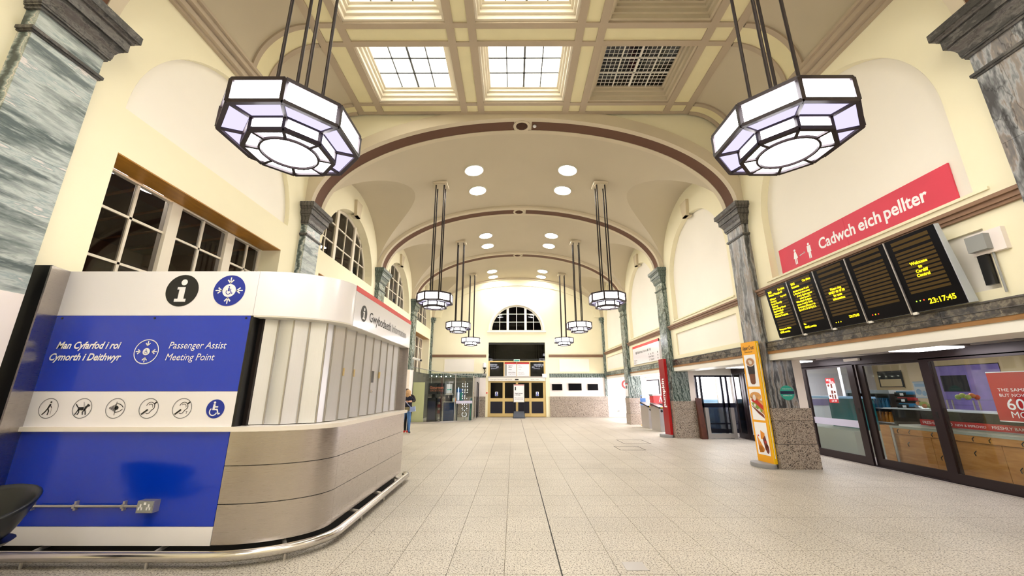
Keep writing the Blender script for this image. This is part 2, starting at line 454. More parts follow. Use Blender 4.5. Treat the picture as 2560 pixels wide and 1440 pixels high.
for i, (a, b, c, e) in enumerate(((3.02, 3.75, 11.6, 12.35), (3.5, 4.35, 12.9, 13.9))):
    cv_ = MB()
    for r in ((a, a + .02, c, e), (b - .02, b, c, e), (a, b, c, c + .02), (a, b, e - .02, e)): cv_.box(r[0], r[1], r[2], r[3], -.004, .002)
    solo('access_cover', cv_, 'joint_dark', ((a + b) / 2, (c + e) / 2, 0), 'thin dark edged access cover in the stone floor, the %s one' % ('nearer' if i == 0 else 'farther'), 'floor cover', 'access covers in the floor')
solo('floor_plate', fp, 'alu', (1.17, 4.26, 0), 'small square steel access plate set in the stone floor', 'floor plate')

# ------------------------------------------------------------------ side walls as columns of quads around openings
RH, RS = 1.97, 5.45                      # arched recess half width and springing
def arch_z(y, c, r=RH, s=RS): return s + math.sqrt(max(0.0, r * r - (y - c) ** 2))
def wall_cols(mb, xw, ys, lo, hi):
    for a, b in zip(ys, ys[1:]):
        mb.add([(xw, a, lo(a)), (xw, b, lo(b)), (xw, b, hi(b)), (xw, a, hi(a))], [(0, 1, 2, 3)])
def reveal(mb, pts, xa, xb):
    for p, q in zip(pts, pts[1:]):
        mb.add([(xa, *p), (xa, *q), (xb, *q), (xb, *p)], [(0, 1, 2, 3)])
def arch_pts(c, z0, r=RH, s=RS, n=36):
    return [(c - r, z0)] + [(c - r * math.cos(PI * i / n), s + r * math.sin(PI * i / n)) for i in range(n + 1)] + [(c + r, z0)]
def holed_rect(mb, xw, y0, y1, z0, z1, hy0, hy1, hz0, hz1):
    for a, b, c, d in ((y0, hy0, z0, z1), (hy1, y1, z0, z1), (hy0, hy1, z0, hz0), (hy0, hy1, hz1, z1)):
        if b > a + 1e-6 and d > c + 1e-6: mb.add([(xw, a, c), (xw, b, c), (xw, b, d), (xw, a, d)], [(0, 1, 2, 3)])

def side_wall(side):
    right = side == 'right'
    xw = XR if right else XL
    o = 1 if right else -1               # outward direction
    mb = MB(); rec = MB(); dado = MB()
    allb = [BACKBAY] + BAYS
    for bi, b in enumerate(allb):
        coff = bi == 1; back = bi == 0
        top = (lambda y: 7.95) if coff else (lambda y, b=b: z_lat(min(max(y, b[0]), b[1]), b))
        c = (b[0] + b[1]) / 2 if not coff else 6.43
        ya, yb = b[0] - (PIL_W / 2 if bi else 0), b[1] + (PIL_W / 2 if bi < 4 else 0)
        sill = 4.10 if right else 5.42
        base = 2.71 if right else 0.0
        # upper zone with the arched recess or lunette
        if back:
            wall_cols(mb, xw, [ya] + cosp(b[0], b[1], 20) + [yb], lambda y: sill, top)
        else:
            wall_cols(mb, xw, [ya] + cosp(b[0], c - RH, 6), lambda y: sill, top)
            wall_cols(mb, xw, cosp(c + RH, b[1], 6) + [yb], lambda y: sill, top)
            wall_cols(mb, xw, cosp(c - RH, c + RH, 48), lambda y: arch_z(y, c), top)
            d = 0.16 if right else (0.10 if coff else 0.34)
            reveal(mb, arch_pts(c, sill), xw, xw + o * d)
            mb.add([(xw, c - RH, sill), (xw, c + RH, sill), (xw + o * d, c + RH, sill), (xw + o * d, c - RH, sill)], [(0, 1, 2, 3)])
            if right or coff:
                wall_cols(rec, xw + o * d, cosp(c - RH, c + RH, 48), lambda y: sill, lambda y: arch_z(y, c))
        # lower zone
        if right:
            if back: mb.add([(xw, ya, base), (xw, yb, base), (xw, yb, sill), (xw, ya, sill)], [(0, 1, 2, 3)])
            else:
                h0, h1 = c - 1.94, c + 1.94
                holed_rect(mb, xw, ya, yb, base, sill, h0, h1, 2.85, 3.62)
                reveal(mb, [(h0, 2.85), (h1, 2.85), (h1, 3.62), (h0, 3.62), (h0, 2.85)], xw, xw + 0.05)
                dado.add([(xw + 0.05, h0, 2.85), (xw + 0.05, h1, 2.85), (xw + 0.05, h1, 3.62), (xw + 0.05, h0, 3.62)], [(0, 1, 2, 3)])
        else:
            if back: mb.add([(xw, ya, base), (xw, yb, base), (xw, yb, sill), (xw, ya, sill)], [(0, 1, 2, 3)])
            else:
                h0, h1 = c - 1.90, c + 1.86
                holed_rect(mb, xw, ya, yb, base, sill, h0, h1, 2.45, 4.77)
                reveal(mb, [(h0, 4.77), (h0, 2.45), (h1, 2.45), (h1, 4.77)], xw, xw - 0.5)
    w = struct('wall_' + side, mb, 'plaster')
    part('recess_panel', rec, 'plaster_white', w)
    if right: part('dado_panel', dado, 'plaster_white', w)
    return w
wall_r = side_wall('right'); wall_l = side_wall('left')

# outer skins that keep the night out
part('outer_skin', MB().box(XR + 0.18, XR + 0.24, YBACK, YEND, 2.9, 9.3), 'plaster', wall_r)

# pilasters: shaft, capital, neck ring, stone courses
def pilaster(wall, side, y0, kind):
    right = side == 'right'
    s = -1 if right else 1
    xw = XR if right else XL
    xf = xw + s * PIL_P
    y1 = y0 + PIL_W
    m = {'pale': 'marble_pale', 'green': 'marble_green', 'grey': 'marble_grey'}[kind]
    mc = 'marble_cap_green' if (kind == 'green') else 'marble_cap'
    bot = 1.25 if right else 2.63
    joints = [bot, 3.3, 4.45, 5.40] if right else [bot, 4.1, 5.40]
    xb = xw - s * (0.46 if right else 0.02)
    root = part('pilaster', MB().box(xw - s * 0.02, xf + s * -0.012, y0 + 0.012, y1 - 0.012, bot, 6.2), 'joint_dark', wall)
    for a, b in zip(joints, joints[1:]):
        back = xb if (right and a < 2.3) else xw
        if right and a < 2.3:
            part('marble_slab', MB().box(xb, xf, y0, y1, a, 2.295), m, root)
            part('marble_slab', MB().box(xw, xf, y0, y1, 2.297, b - 0.003), m, root)
        else:
            part('marble_slab', MB().box(back, xf, y0, y1, a, b - 0.003), m, root)
    part('neck', MB().box(xw, xf, y0, y1, 5.46, 5.72), m, root)
    part('neck_ring', MB().box(xw, xf + s * 0.02, y0 - 0.02, y1 + 0.02, 5.40, 5.42).box(xw, xf + s * 0.035, y0 - 0.035, y1 + 0.035, 5.42, 5.46), mc, root)
    cap = MB()
    for a, b, e in ((5.70, 5.735, 0.025), (5.735, 5.76, 0.04), (5.92, 5.95, 0.10), (5.95, 6.09, 0.125), (6.09, 6.12, 0.15), (6.14, 6.25, 0.19)):
        cap.box(xw, xf + s * e, y0 - e, y1 + e, a, b)
    prof = [(5.76, 0.045), (5.83, 0.05), (5.88, 0.07), (5.92, 0.095)]
    for (a, e), (b, f) in zip(prof, prof[1:]):
        cap.hexa([(xw, y0 - e, a), (xf + s * e, y0 - e, a), (xf + s * e, y1 + e, a), (xw, y1 + e, a), (xw, y0 - f, b), (xf + s * f, y0 - f, b), (xf + s * f, y1 + f, b), (xw, y1 + f, b)])
    cap.hexa([(xw, y0 - 0.15, 6.12), (xf + s * 0.15, y0 - 0.15, 6.12), (xf + s * 0.15, y1 + 0.15, 6.12), (xw, y1 + 0.15, 6.12),
              (xw, y0 - 0.185, 6.14), (xf + s * 0.185, y0 - 0.185, 6.14), (xf + s * 0.185, y1 + 0.185, 6.14), (xw, y1 + 0.185, 6.14)])
    part('capital', cap, mc, root)
    if right:
        for a, b, e in ((0, 0.50, 0.035), (0.505, 0.985, 0.015), (0.99, 1.25, 0.03)):
            part('granite_block', MB().box(xw + 0.68, xf - e, y0 - e, y1 + e, a, b), 'granite', root)
        part('painted_jamb', MB().box(xb + 0.002, xw + 0.66, y0 + 0.005, y1 - 0.005, 1.25, 2.31), 'plaster_low', root)
    else:
        part('painted_base', MB().box(xw, xf + 0.0, y0, y1, 0, 2.63), 'plaster_low', root)
    return root
kinds_r = ['grey', 'grey', 'green', 'green']; kinds_l = ['pale', 'pale', 'green', 'green']
for i, y in enumerate(PIL_Y):
    pilaster(wall_r, 'right', y, kinds_r[i]); pilaster(wall_l, 'left', y, kinds_l[i])
# slim marble corner strips at the far end
for s, xw, w in ((-1, XR, wall_r), (1, XL, wall_l)):
    part('corner_strip', MB().box(xw, xw + s * 0.14, YEND - 0.16, YEND, 1.25 if s < 0 else 2.6, 5.9).box(xw, xw + s * 0.22, YEND - 0.26, YEND, 5.9, 6.05).box(xw, xw + s * 0.28, YEND - 0.32, YEND, 6.05, 6.2), 'marble_green', w)

# right wall: cornice, keystones, lintels
tn = 1
for bi, b in enumerate(BAYS):
    y0, y1 = b[0] - 0.0, b[1]
    cm = MB()
    for a, c, e in ((3.80, 3.84, 0.05), (3.84, 3.90, 0.075), (3.90, 3.95, 0.11)):
        cm.box(XR, XR - e, y0, y1, a, c)
    part('cornice', cm, 'cornice_brown', wall_r)
    part('sill_line', MB().box(XR + 0.05, XR - 0.03, y0 + 0.35, y1 - 0.35, 4.06, 4.10), 'plaster', wall_r)
    c = (b[0] + b[1]) / 2
    if bi:
        for xw, s, w in ((XR, -1, wall_r), (XL, 1, wall_l)):
            k = MB().hexa([(xw, c - 0.14, 7.33), (xw + s * 0.1, c - 0.14, 7.33), (xw + s * 0.1, c + 0.14, 7.33), (xw, c + 0.14, 7.33),
                           (xw, c - 0.23, 7.88), (xw + s * 0.1, c - 0.23, 7.88), (xw + s * 0.1, c + 0.23, 7.88), (xw, c + 0.23, 7.88)])
            k.box(xw - s * 0.12, xw + s * 0.1, c - 0.135, c + 0.135, 7.33, 7.36)
            part('keystone', k, 'key_cream', w)
    # lintel over the opening: marble slabs, wooden strip, white fascia
    n = 4; L_ = (y1 - y0) / n
    for k in range(n):
        part('lintel_slab', MB().box(XR - 0.06, XR + 0.28, y0 + k * L_ + 0.002, y0 + (k + 1) * L_ - 0.002, 2.50, 2.71), ['marble_dark', 'marble_dark', 'marble_green', 'marble_green'][bi], wall_r)
    part('lintel_fillet', MB().box(XR - 0.075, XR + 0.1, y0, y1, 2.59, 2.60).box(XR - 0.075, XR + 0.1, y0, y1, 2.69, 2.712), 'marble_cap', wall_r)
    part('lintel_strip', MB().box(XR - 0.05, XR + 0.28, y0, y1, 2.44, 2.50), 'trim_wood', wall_r)
    part('lintel_fascia', MB().box(XR - 0.03, XR + 0.66, y0, y1, 2.30, 2.44), 'white_paint', wall_r)
part('lintel_fascia', MB().box(XR - 0.03, XR + 0.66, YBACK, 3.27, 0.0, 2.72), 'plaster_low', wall_r)

# ------------------------------------------------------------------ far wall with door opening and lunette
DX0, DX1, DZ = -1.60, 2.06, 4.62
WC, WR, WS = 0.23, 1.72, 5.38
def far_wall():
    mb = MB(); y = YEND
    def rect(a, b, c, d): mb.add([(a, y, c), (b, y, c), (b, y, d), (a, y, d)], [(0, 1, 2, 3)])
    rect(XL, DX0, 0, WS); rect(DX1, XR, 0, WS); rect(DX0, DX1, DZ, WS)
    rect(XL, WC - WR, WS, 9.2); rect(WC + WR, XR, WS, 9.2)
    xs = cosp(WC - WR, WC + WR, 40)
    for a, b in zip(xs, xs[1:]):
        za, zb = [WS + math.sqrt(max(0, WR * WR - (t - WC) ** 2)) for t in (a, b)]
        mb.add([(a, y, za), (b, y, zb), (b, y, 9.2), (a, y, 9.2)], [(0, 1, 2, 3)])
    pts = [(WC - WR * math.cos(PI * i / 36), WS + WR * math.sin(PI * i / 36)) for i in range(37)]
    for p, q in zip(pts, pts[1:]): mb.add([(p[0], y, p[1]), (q[0], y, q[1]), (q[0], y + 0.25, q[1]), (p[0], y + 0.25, p[1])], [(0, 1, 2, 3)])
    mb.add([(WC - WR, y, WS), (WC + WR, y, WS), (WC + WR, y + 0.25, WS), (WC - WR, y + 0.25, WS)], [(0, 1, 2, 3)])
    for a, b in (((DX0, 0), (DX0, DZ)), ((DX0, DZ), (DX1, DZ)), ((DX1, DZ), (DX1, 0))):
        mb.add([(a[0], y, a[1]), (b[0], y, b[1]), (b[0], y + 0.35, b[1]), (a[0], y + 0.35, a[1])], [(0, 1, 2, 3)])
    return struct('wall_far', mb, 'plaster')
wall_f = far_wall()
struct('wall_back', MB().box(XL - 0.3, XR + 0.3, YBACK - 0.2, YBACK, 0, 9.4), 'plaster')
for a, b in ((XL, DX0 - 0.14), (DX1 + 0.24, XR)):
    part('cornice', MB().box(a, b, YEND, YEND - 0.05, 3.66, 3.70).box(a, b, YEND, YEND - 0.075, 3.70, 3.77).box(a, b, YEND, YEND - 0.11, 3.77, 3.83), 'cornice_brown', wall_f)
    part('marble_band', MB().box(a, b, YEND, YEND - 0.03, 2.39, 2.64), 'marble_green', wall_f)
    part('painted_panel', MB().box(a, b, YEND, YEND - 0.012, 1.23, 2.39), 'plaster_low', wall_f)
    n = max(2, int((b - a) / 0.9)); w = (b - a) / n
    for k in range(n):
        part('granite_block', MB().box(a + k * w + 0.002, a + (k + 1) * w - 0.002, YEND, YEND - 0.06, 0, 0.985), 'granite', wall_f)
        part('granite_block', MB().box(a + k * w + 0.002, a + (k + 1) * w - 0.002, YEND, YEND - 0.075, 0.99, 1.22), 'granite', wall_f)
    c = (a + b) / 2 - (0.2 if a > 0 else -0.1)
    part('framed_panel', MB().box(c - 0.95, c + 0.95, YEND, YEND - 0.008, 2.76, 3.54), 'plaster_white', wall_f)
    part('panel_moulding', MB().box(c - 0.98, c + 0.98, YEND, YEND - 0.02, 3.54, 3.57).box(c - 0.98, c + 0.98, YEND, YEND - 0.02, 2.73, 2.76).box(c - 0.98, c - 0.95, YEND, YEND - 0.02, 2.76, 3.54).box(c + 0.95, c + 0.98, YEND, YEND - 0.02, 2.76, 3.54), 'plaster', wall_f)
ring = MB()
for i in range(36):
    t, u = PI * i / 36, PI * (i + 1) / 36
    ring.hexa([(WC + r * math.cos(a), yy, WS + r * math.sin(a)) for yy in (YEND - 0.05, YEND) for r, a in ((WR, t), (WR + 0.13, t), (WR + 0.13, u), (WR, u))])
ring.box(WC - WR - 0.2, WC + WR + 0.2, YEND - 0.09, YEND, WS - 0.1, WS)
part('arch_moulding', ring, 'white_paint', wall_f)
part('keystone', MB().hexa([(WC - 0.12, YEND - 0.1, 7.1), (WC + 0.12, YEND - 0.1, 7.1), (WC + 0.12, YEND, 7.1), (WC - 0.12, YEND, 7.1), (WC - 0.17, YEND - 0.1, 7.46), (WC + 0.17, YEND - 0.1, 7.46), (WC + 0.17, YEND, 7.46), (WC - 0.17, YEND, 7.46)]), 'plaster_white', wall_f)

# ------------------------------------------------------------------ vaults
ceiling = struct('ceiling', MB().box(XL - 0.3, XR + 0.3, YBACK - 0.2, YEND + 0.3, 9.75, 9.9), 'room_ceiling')
def vault(b):
    ys = cosp(b[0], b[1], 56)
    main = MB(); nx = 48
    def xg(y): return HALF * math.sqrt(max(0.0, 1 - ((z_lat(y, b) - SPR) / 2.72) ** 2))
    vs = []
    for y in ys:
        t1 = math.asin(min(1, xg(y) / HALF))
        for k in range(nx + 1):
            t = -t1 + 2 * t1 * k / nx
            vs.append((X0 + HALF * math.sin(t), y, SPR + 2.72 * math.cos(t)))
    main.add(vs, [(i * (nx + 1) + k, (i + 1) * (nx + 1) + k, (i + 1) * (nx + 1) + k + 1, i * (nx + 1) + k + 1) for i in range(len(ys) - 1) for k in range(nx)])
    part('vault_shell', main, 'vault_paint', ceiling, smooth=50)
    for s in (-1, 1):
        lat = MB(); vs = []
        for y in ys:
            z = z_lat(y, b)
            for k in range(5):
                f = k / 4; vs.append((X0 + s * (xg(y) * (1 - f) + HALF * f), y, z))
        lat.add(vs, [(i * 5 + k, (i + 1) * 5 + k, (i + 1) * 5 + k + 1, i * 5 + k + 1) for i in range(len(ys) - 1) for k in range(4)])
        part('side_vault', lat, 'vault_paint', ceiling, smooth=50)
for b in BAYS[1:]: vault(b)
vault(BACKBAY)

# ------------------------------------------------------------------ arch ribs
RA, RB = HALF - PIL_P, 2.60
def ell(t, e=0.0): return (X0 - (RA + e) * math.cos(t), SPR + (RB + e) * math.sin(t))
def rib_band(mb, y0, y1, e0, e1, n=72, t0=0.0, t1=PI):
    for i in range(n):
        a, b = t0 + (t1 - t0) * i / n, t0 + (t1 - t0) * (i + 1) / n
        p0, p1, q0, q1 = ell(a, e0), ell(b, e0), ell(a, e1), ell(b, e1)
        V = [(p0[0], y0, p0[1]), (p1[0], y0, p1[1]), (p1[0], y1, p1[1]), (p0[0], y1, p0[1]), (q0[0], y0, q0[1]), (q1[0], y0, q1[1]), (q1[0], y1, q1[1]), (q0[0], y1, q0[1])]
        mb.add(V, [(0, 1, 2, 3), (4, 7, 6, 5), (0, 4, 5, 1), (3, 2, 6, 7)])
        if i == 0: mb.add(V, [(0, 3, 7, 4)])
        if i == n - 1: mb.add(V, [(1, 5, 6, 2)])
def rib(y0, coffer_side=0, vent=True):
    y1 = y0 + PIL_W
    mb = MB()
    rib_band(mb, y0, y0 + 0.15, 0.0, 0.34); rib_band(mb, y1 - 0.15, y1, 0.0, 0.34); rib_band(mb, y0 + 0.15, y1 - 0.15, 0.022, 0.34)
    r = part('arch_rib', mb, 'rib_cream', ceiling, smooth=40)
    g = 0.045 if vent else 0.0
    for t0, t1 in (((0.015, PI / 2 - g), (PI / 2 + g, PI - 0.015))):
        bb = MB(); rib_band(bb, y0 + 0.152, y1 - 0.152, 0.014, 0.03, 36, t0, t1)
        part('painted_band', bb, 'brown_band', r, smooth=40)
    if vent:
        z = SPR + RB; yc = y0 + PIL_W / 2
        rg = MB(); rg.lathe([(0.165, z + 0.02), (0.165, z - 0.012), (0.24, z - 0.012), (0.24, z + 0.02)], (X0 - 0.03, yc, 0), 32, caps=False)
        part('vent_ring', rg, 'rib_cream', r, smooth=40)
        gl = MB().lathe([(0.0, z + 0.012), (0.165, z + 0.012)], (X0 - 0.03, yc, 0), 24, caps=False)
        part('vent_back', gl, 'joint_dark', r)
        bars = MB()
        for k in range(-4, 5):
            w = math.sqrt(max(0, 0.16 ** 2 - (k * 0.036) ** 2))
            bars.box(X0 - 0.03 - w, X0 - 0.03 + w, yc + k * 0.036 - 0.006, yc + k * 0.036 + 0.006, z - 0.004, z + 0.006)
            bars.box(X0 - 0.03 + k * 0.036 - 0.006, X0 - 0.03 + k * 0.036 + 0.006, yc - w, yc + w, z - 0.004, z + 0.006)
        part('vent_grille', bars, 'brown_band', r)
    # spandrel filling above the rib
    sp = MB(); ya, yb = (y0 + 0.07, y1 - 0.07)
    n = 72
    for i in range(n):
        p, q = ell(PI * i / n, 0.2), ell(PI * (i + 1) / n, 0.2)
        for yy in (ya, yb):
            sp.add([(p[0], yy, p[1]), (q[0], yy, q[1]), (q[0], yy, 9.75), (p[0], yy, 9.75)], [(0, 1, 2, 3)])
    for s in (-1, 1):
        xa, xb = X0 + s * (RA + 0.2), X0 + s * (HALF + 0.35)
        for yy in (ya, yb): sp.add([(xa, yy, SPR), (xb, yy, SPR), (xb, yy, 9.75), (xa, yy, 9.75)], [(0, 1, 2, 3)])
    part('spandrel', sp, 'plaster', r)
    return r
ribs = [rib(y) for y in PIL_Y]
er = MB(); rib_band(er, YEND - 0.16, YEND, 0.0, 0.3)
part('wall_rib', er, 'rib_cream', ceiling, smooth=40)
er = MB(); rib_band(er, YEND - 0.06, YEND, -0.42, 0.05)
part('wall_arch_band', er, 'plaster', ceiling, smooth=40)

# ------------------------------------------------------------------ coffered ceiling of the near bay
CZ, CT = 8.97, 9.32
OUT0, OUT1, IN0, IN1 = 3.81, 4.53, 1.06, 1.69
CY = [(3.94, 4.35), (6.22, 6.78), (8.51, 8.93)]
def ladder(x0, x1, y0, y1, rail, rungs, along):
    """one ceiling beam: rails, rungs and inset painted panels"""
    tan = MB()
    if along == 'y':
        tan.box(x0, x0 + rail, y0, y1, CZ, CT).box(x1 - rail, x1, y0, y1, CZ, CT)
        for a, b in rungs: tan.box(x0 + rail, x1 - rail, a, b, CZ, CT)
        ends = [y0] + [v for r in rungs for v in r] + [y1]
        pans = [(x0 + rail, x1 - rail, a, b) for a, b in zip(ends[::2], ends[1::2]) if b > a + 0.03]
    else:
        tan.box(x0, x1, y0, y0 + rail, CZ, CT).box(x0, x1, y1 - rail, y1, CZ, CT)
        pans = [(x0, x1, y0 + rail, y1 - rail)]
    o = part('ceiling_beam', tan, 'rail_tan', ceiling)
    for a, b, c, d in pans:
        part('inset_panel', MB().box(a, b, c, d, CZ + 0.03, CT - 0.02), 'panel_yellow', o)
for s in (-1, 1):
    for a, b in ((IN0, IN1), (OUT0, OUT1)):
        xa, xb = sorted((X0 + s * a, X0 + s * b))
        ladder(xa, xb, 3.94, 8.93, 0.17, [(3.94, 4.02), (4.24, 4.35), (6.22, 6.33), (6.67, 6.78), (8.51, 8.6), (8.85, 8.93)], 'y')
cols = [(X0 - OUT0, X0 - IN1), (X0 - IN0, X0 + IN0), (X0 + IN1, X0 + OUT0)]
for x0, x1 in cols:
    for (y0, y1), r in zip(CY, (0.09, 0.13, 0.09)):
        ladder(x0, x1, y0, y1, r, [], 'x')
rows = [(4.35, 6.22), (6.78, 8.51)]
wn = 1
for ci, (x0, x1) in enumerate(cols):
    for (y0, y1) in rows:
        dark = ci == 2
        # stepped moulding of the coffer
        fr = MB()
        for k, (e, za, zb) in enumerate(((0.0, CZ + 0.05, CT), (0.05, CZ + 0.16, CT + 0.12), (0.10, CZ + 0.26, CT + 0.2))):
            a, b, c, d = x0 + e, x1 - e, y0 + e, y1 - e; w = 0.05
            fr.box(a, a + w, c, d, za, zb).box(b - w, b, c, d, za, zb).box(a + w, b - w, c, c + w, za, zb).box(a + w, b - w, d - w, d, za, zb)
        wroot = struct('window_%d' % wn, fr, 'rib_cream' if dark else 'frame_cream'); wn += 1
        a, b, c, d = x0 + 0.15, x1 - 0.15, y0 + 0.15, y1 - 0.15; zg = CT + 0.02
        nx, ny = 4, 3
        part('sash', MB().box(a, a + .05, c, d, zg - .04, zg + .04).box(b - .05, b, c, d, zg - .04, zg + .04).box(a + .05, b - .05, c, c + .05, zg - .04, zg + .04).box(a + .05, b - .05, d - .05, d, zg - .04, zg + .04), 'rib_cream' if dark else 'frame_cream', wroot)
        a += .05; b -= .05; c += .05; d -= .05
        for i in range(nx):
            for j in range(ny):
                xa, xb = a + (b - a) * i / nx, a + (b - a) * (i + 1) / nx
                ya, yb = c + (d - c) * j / ny, c + (d - c) * (j + 1) / ny
                pn = part('pane', MB().box(xa + .006, xb - .006, ya + .006, yb - .006, zg, zg + 0.012), 'night_glass' if dark else 'sky_lit', wroot)
                if dark:
                    cm = MB()
                    for q in range(1, 4):
                        t = xa + (xb - xa) * q / 4; cm.box(t - .006, t + .006, ya, yb, zg - .008, zg)
                        t = ya + (yb - ya) * q / 4; cm.box(xa, xb, t - .006, t + .006, zg - .008, zg)
                    part('lead_lattice', cm, 'white_paint', pn)
        bw = 0.03 if dark else 0.026
        for i in range(1, nx):
            t = a + (b - a) * i / nx; w = bw * (1.8 if i == 2 else 1)
            part('glazing_bar', MB().box(t - w / 2, t + w / 2, c, d, zg - 0.03, zg), 'white_paint' if dark else 'grey_print', wroot)
        for j in range(1, ny):
            t = c + (d - c) * j / ny
            part('glazing_bar', MB().box(a, b, t - bw / 2, t + bw / 2, zg - 0.03, zg), 'white_paint' if dark else 'grey_print', wroot)

# coves between the outer beams and the side walls
def cove_pt(s, t, e=0.0):   # t 0 at the wall cornice, 1 at the beam
    a = t * PI / 2; ax, az = HALF - 0.12 - OUT1, CZ + 0.02 - 7.85
    return (X0 + s * (OUT1 + (ax - e) * math.cos(a)), 7.85 + (az - e) * math.sin(a))
for s in (-1, 1):
    cv = MB(); n = 24
    cv.grid(lambda u, v: (cove_pt(s, u)[0], 3.94 + v * 4.99, cove_pt(s, u)[1]), n, 2)
    part('cove', cv, 'vault_paint', ceiling, smooth=40)
    for (y0, y1) in CY:
        edge = 0.10
        rb = MB()
        for (a, b) in ((y0, y0 + edge), (y1 - edge, y1)):
            for i in range(n):
                p0, p1 = cove_pt(s, i / n, 0.05), cove_pt(s, (i + 1) / n, 0.05); q0, q1 = cove_pt(s, i / n, -0.02), cove_pt(s, (i + 1) / n, -0.02)
                rb.add([(p0[0], a, p0[1]), (p1[0], a, p1[1]), (p1[0], b, p1[1]), (p0[0], b, p0[1]), (q0[0], a, q0[1]), (q1[0], a, q1[1]), (q1[0], b, q1[1]), (q0[0], b, q0[1])],
                       [(0, 1, 2, 3), (0, 4, 5, 1), (3, 2, 6, 7)])
        r = part('cove_rib', rb, 'rail_tan', ceiling, smooth=40)
        pn = MB()
        for i in range(1, n):
            p0, p1 = cove_pt(s, i / n, 0.02), cove_pt(s, (i + 1) / n, 0.02)
            pn.add([(p0[0], y0 + edge, p0[1]), (p1[0], y0 + edge, p1[1]), (p1[0], y1 - edge, p1[1]), (p0[0], y1 - edge, p0[1])], [(0, 1, 2, 3)])
        part('inset_panel', pn, 'panel_yellow', r, smooth=40)
    xw = XR if s > 0 else XL
    cm = MB()
    for a, b, e in ((7.52, 7.57, 0.06), (7.57, 7.66, 0.13), (7.66, 7.70, 0.11), (7.70, 7.80, 0.20), (7.80, 7.86, 0.25)):
        cm.box(xw, xw - s * e, 3.94, 8.93, a, b)
    part('wall_cornice', cm, 'rail_tan', ceiling)

# =================================================================== WINDOWS OF THE LEFT WALL
def lunette(plane_y, c, r, s, name, parent_axis, muls, bars, hb, m_frame, glassm, depth=0.06):
    """half-round window; parent_axis 'x' = in a wall along y (left wall), 'y' = in the far wall"""
    if parent_axis == 'x': P3 = lambda a, z, d: (plane_y - d, a, z)
    else: P3 = lambda a, z, d: (a, plane_y + d, z)
    def bx(mb, a0, a1, z0, z1, d0, d1):
        p = [P3(a0, z0, d0), P3(a1, z1, d1)]
        mb.box(p[0][0], p[1][0], p[0][1], p[1][1], p[0][2], p[1][2])
    ht = lambda a, rr: s + math.sqrt(max(0, rr * rr - (a - c) ** 2))
    fr = MB(); n = 36
    for i in range(n):
        t, u = PI * i / n, PI * (i + 1) / n
        ri, ro = r - 0.09, r + 0.005
        fr.hexa([P3(c + q * math.cos(a), s + q * math.sin(a), d) for d in (0, depth) for q, a in ((ri, t), (ro, t), (ro, u), (ri, u))])
    bx(fr, c - r, c + r, s - 0.03, s + 0.07, 0, depth)
    root = struct(name, fr, m_frame, smooth=35)
    edges = [c - r + 0.04] + [v for q in muls for v in (q - 0.075, q + 0.075)] + [c + r - 0.04]
    for q in muls:
        mm = MB(); bx(mm, q - 0.075, q + 0.075, s, ht(q, r - 0.02), -0.03, depth + 0.02); part('mullion', mm, m_frame, root)
    for q in bars:
        mm = MB(); bx(mm, q - 0.018, q + 0.018, s + 0.05, ht(q, r - 0.05), 0.0, depth - 0.01); part('glazing_bar', mm, m_frame, root)
    for z in hb:
        w = math.sqrt(max(0, (r - 0.05) ** 2 - (z - s) ** 2))
        mm = MB(); bx(mm, c - w, c + w, z - 0.018, z + 0.018, 0.0, depth - 0.01); part('glazing_bar', mm, m_frame, root)
    # panes light by light
    vx = sorted([c - r + 0.05] + [v for q in muls for v in (q - 0.07, q + 0.07)] + [v for q in bars for v in (q - 0.012, q + 0.012)] + [c + r - 0.05])
    zz = [s + 0.05] + [v for z in hb for v in (z - 0.012, z + 0.012)] + [s + r]
    for a, b in zip(vx[::2], vx[1::2]):
        for z0, z1 in zip(zz[::2], zz[1::2]):
            pts = []; k = 6
            tops = [min(z1, ht(a + (b - a) * i / k, r - 0.06)) for i in range(k + 1)]
            if max(tops) <= z0 + 0.03: continue
            xs_ = [a + (b - a) * i / k for i in range(k + 1)]
            good = [(x, t) for x, t in zip(xs_, tops) if t > z0 + 0.005]
            if len(good) < 2: continue
            pts = [(good[0][0], z0), (good[-1][0], z0)] + [(x, t) for x, t in reversed(good)]
            mm = MB().prism(pts, lambda p, d: P3(p[0], p[1], d), depth * 0.45, depth * 0.45 + 0.006)
            part('pane', mm, glassm, root)
    return root
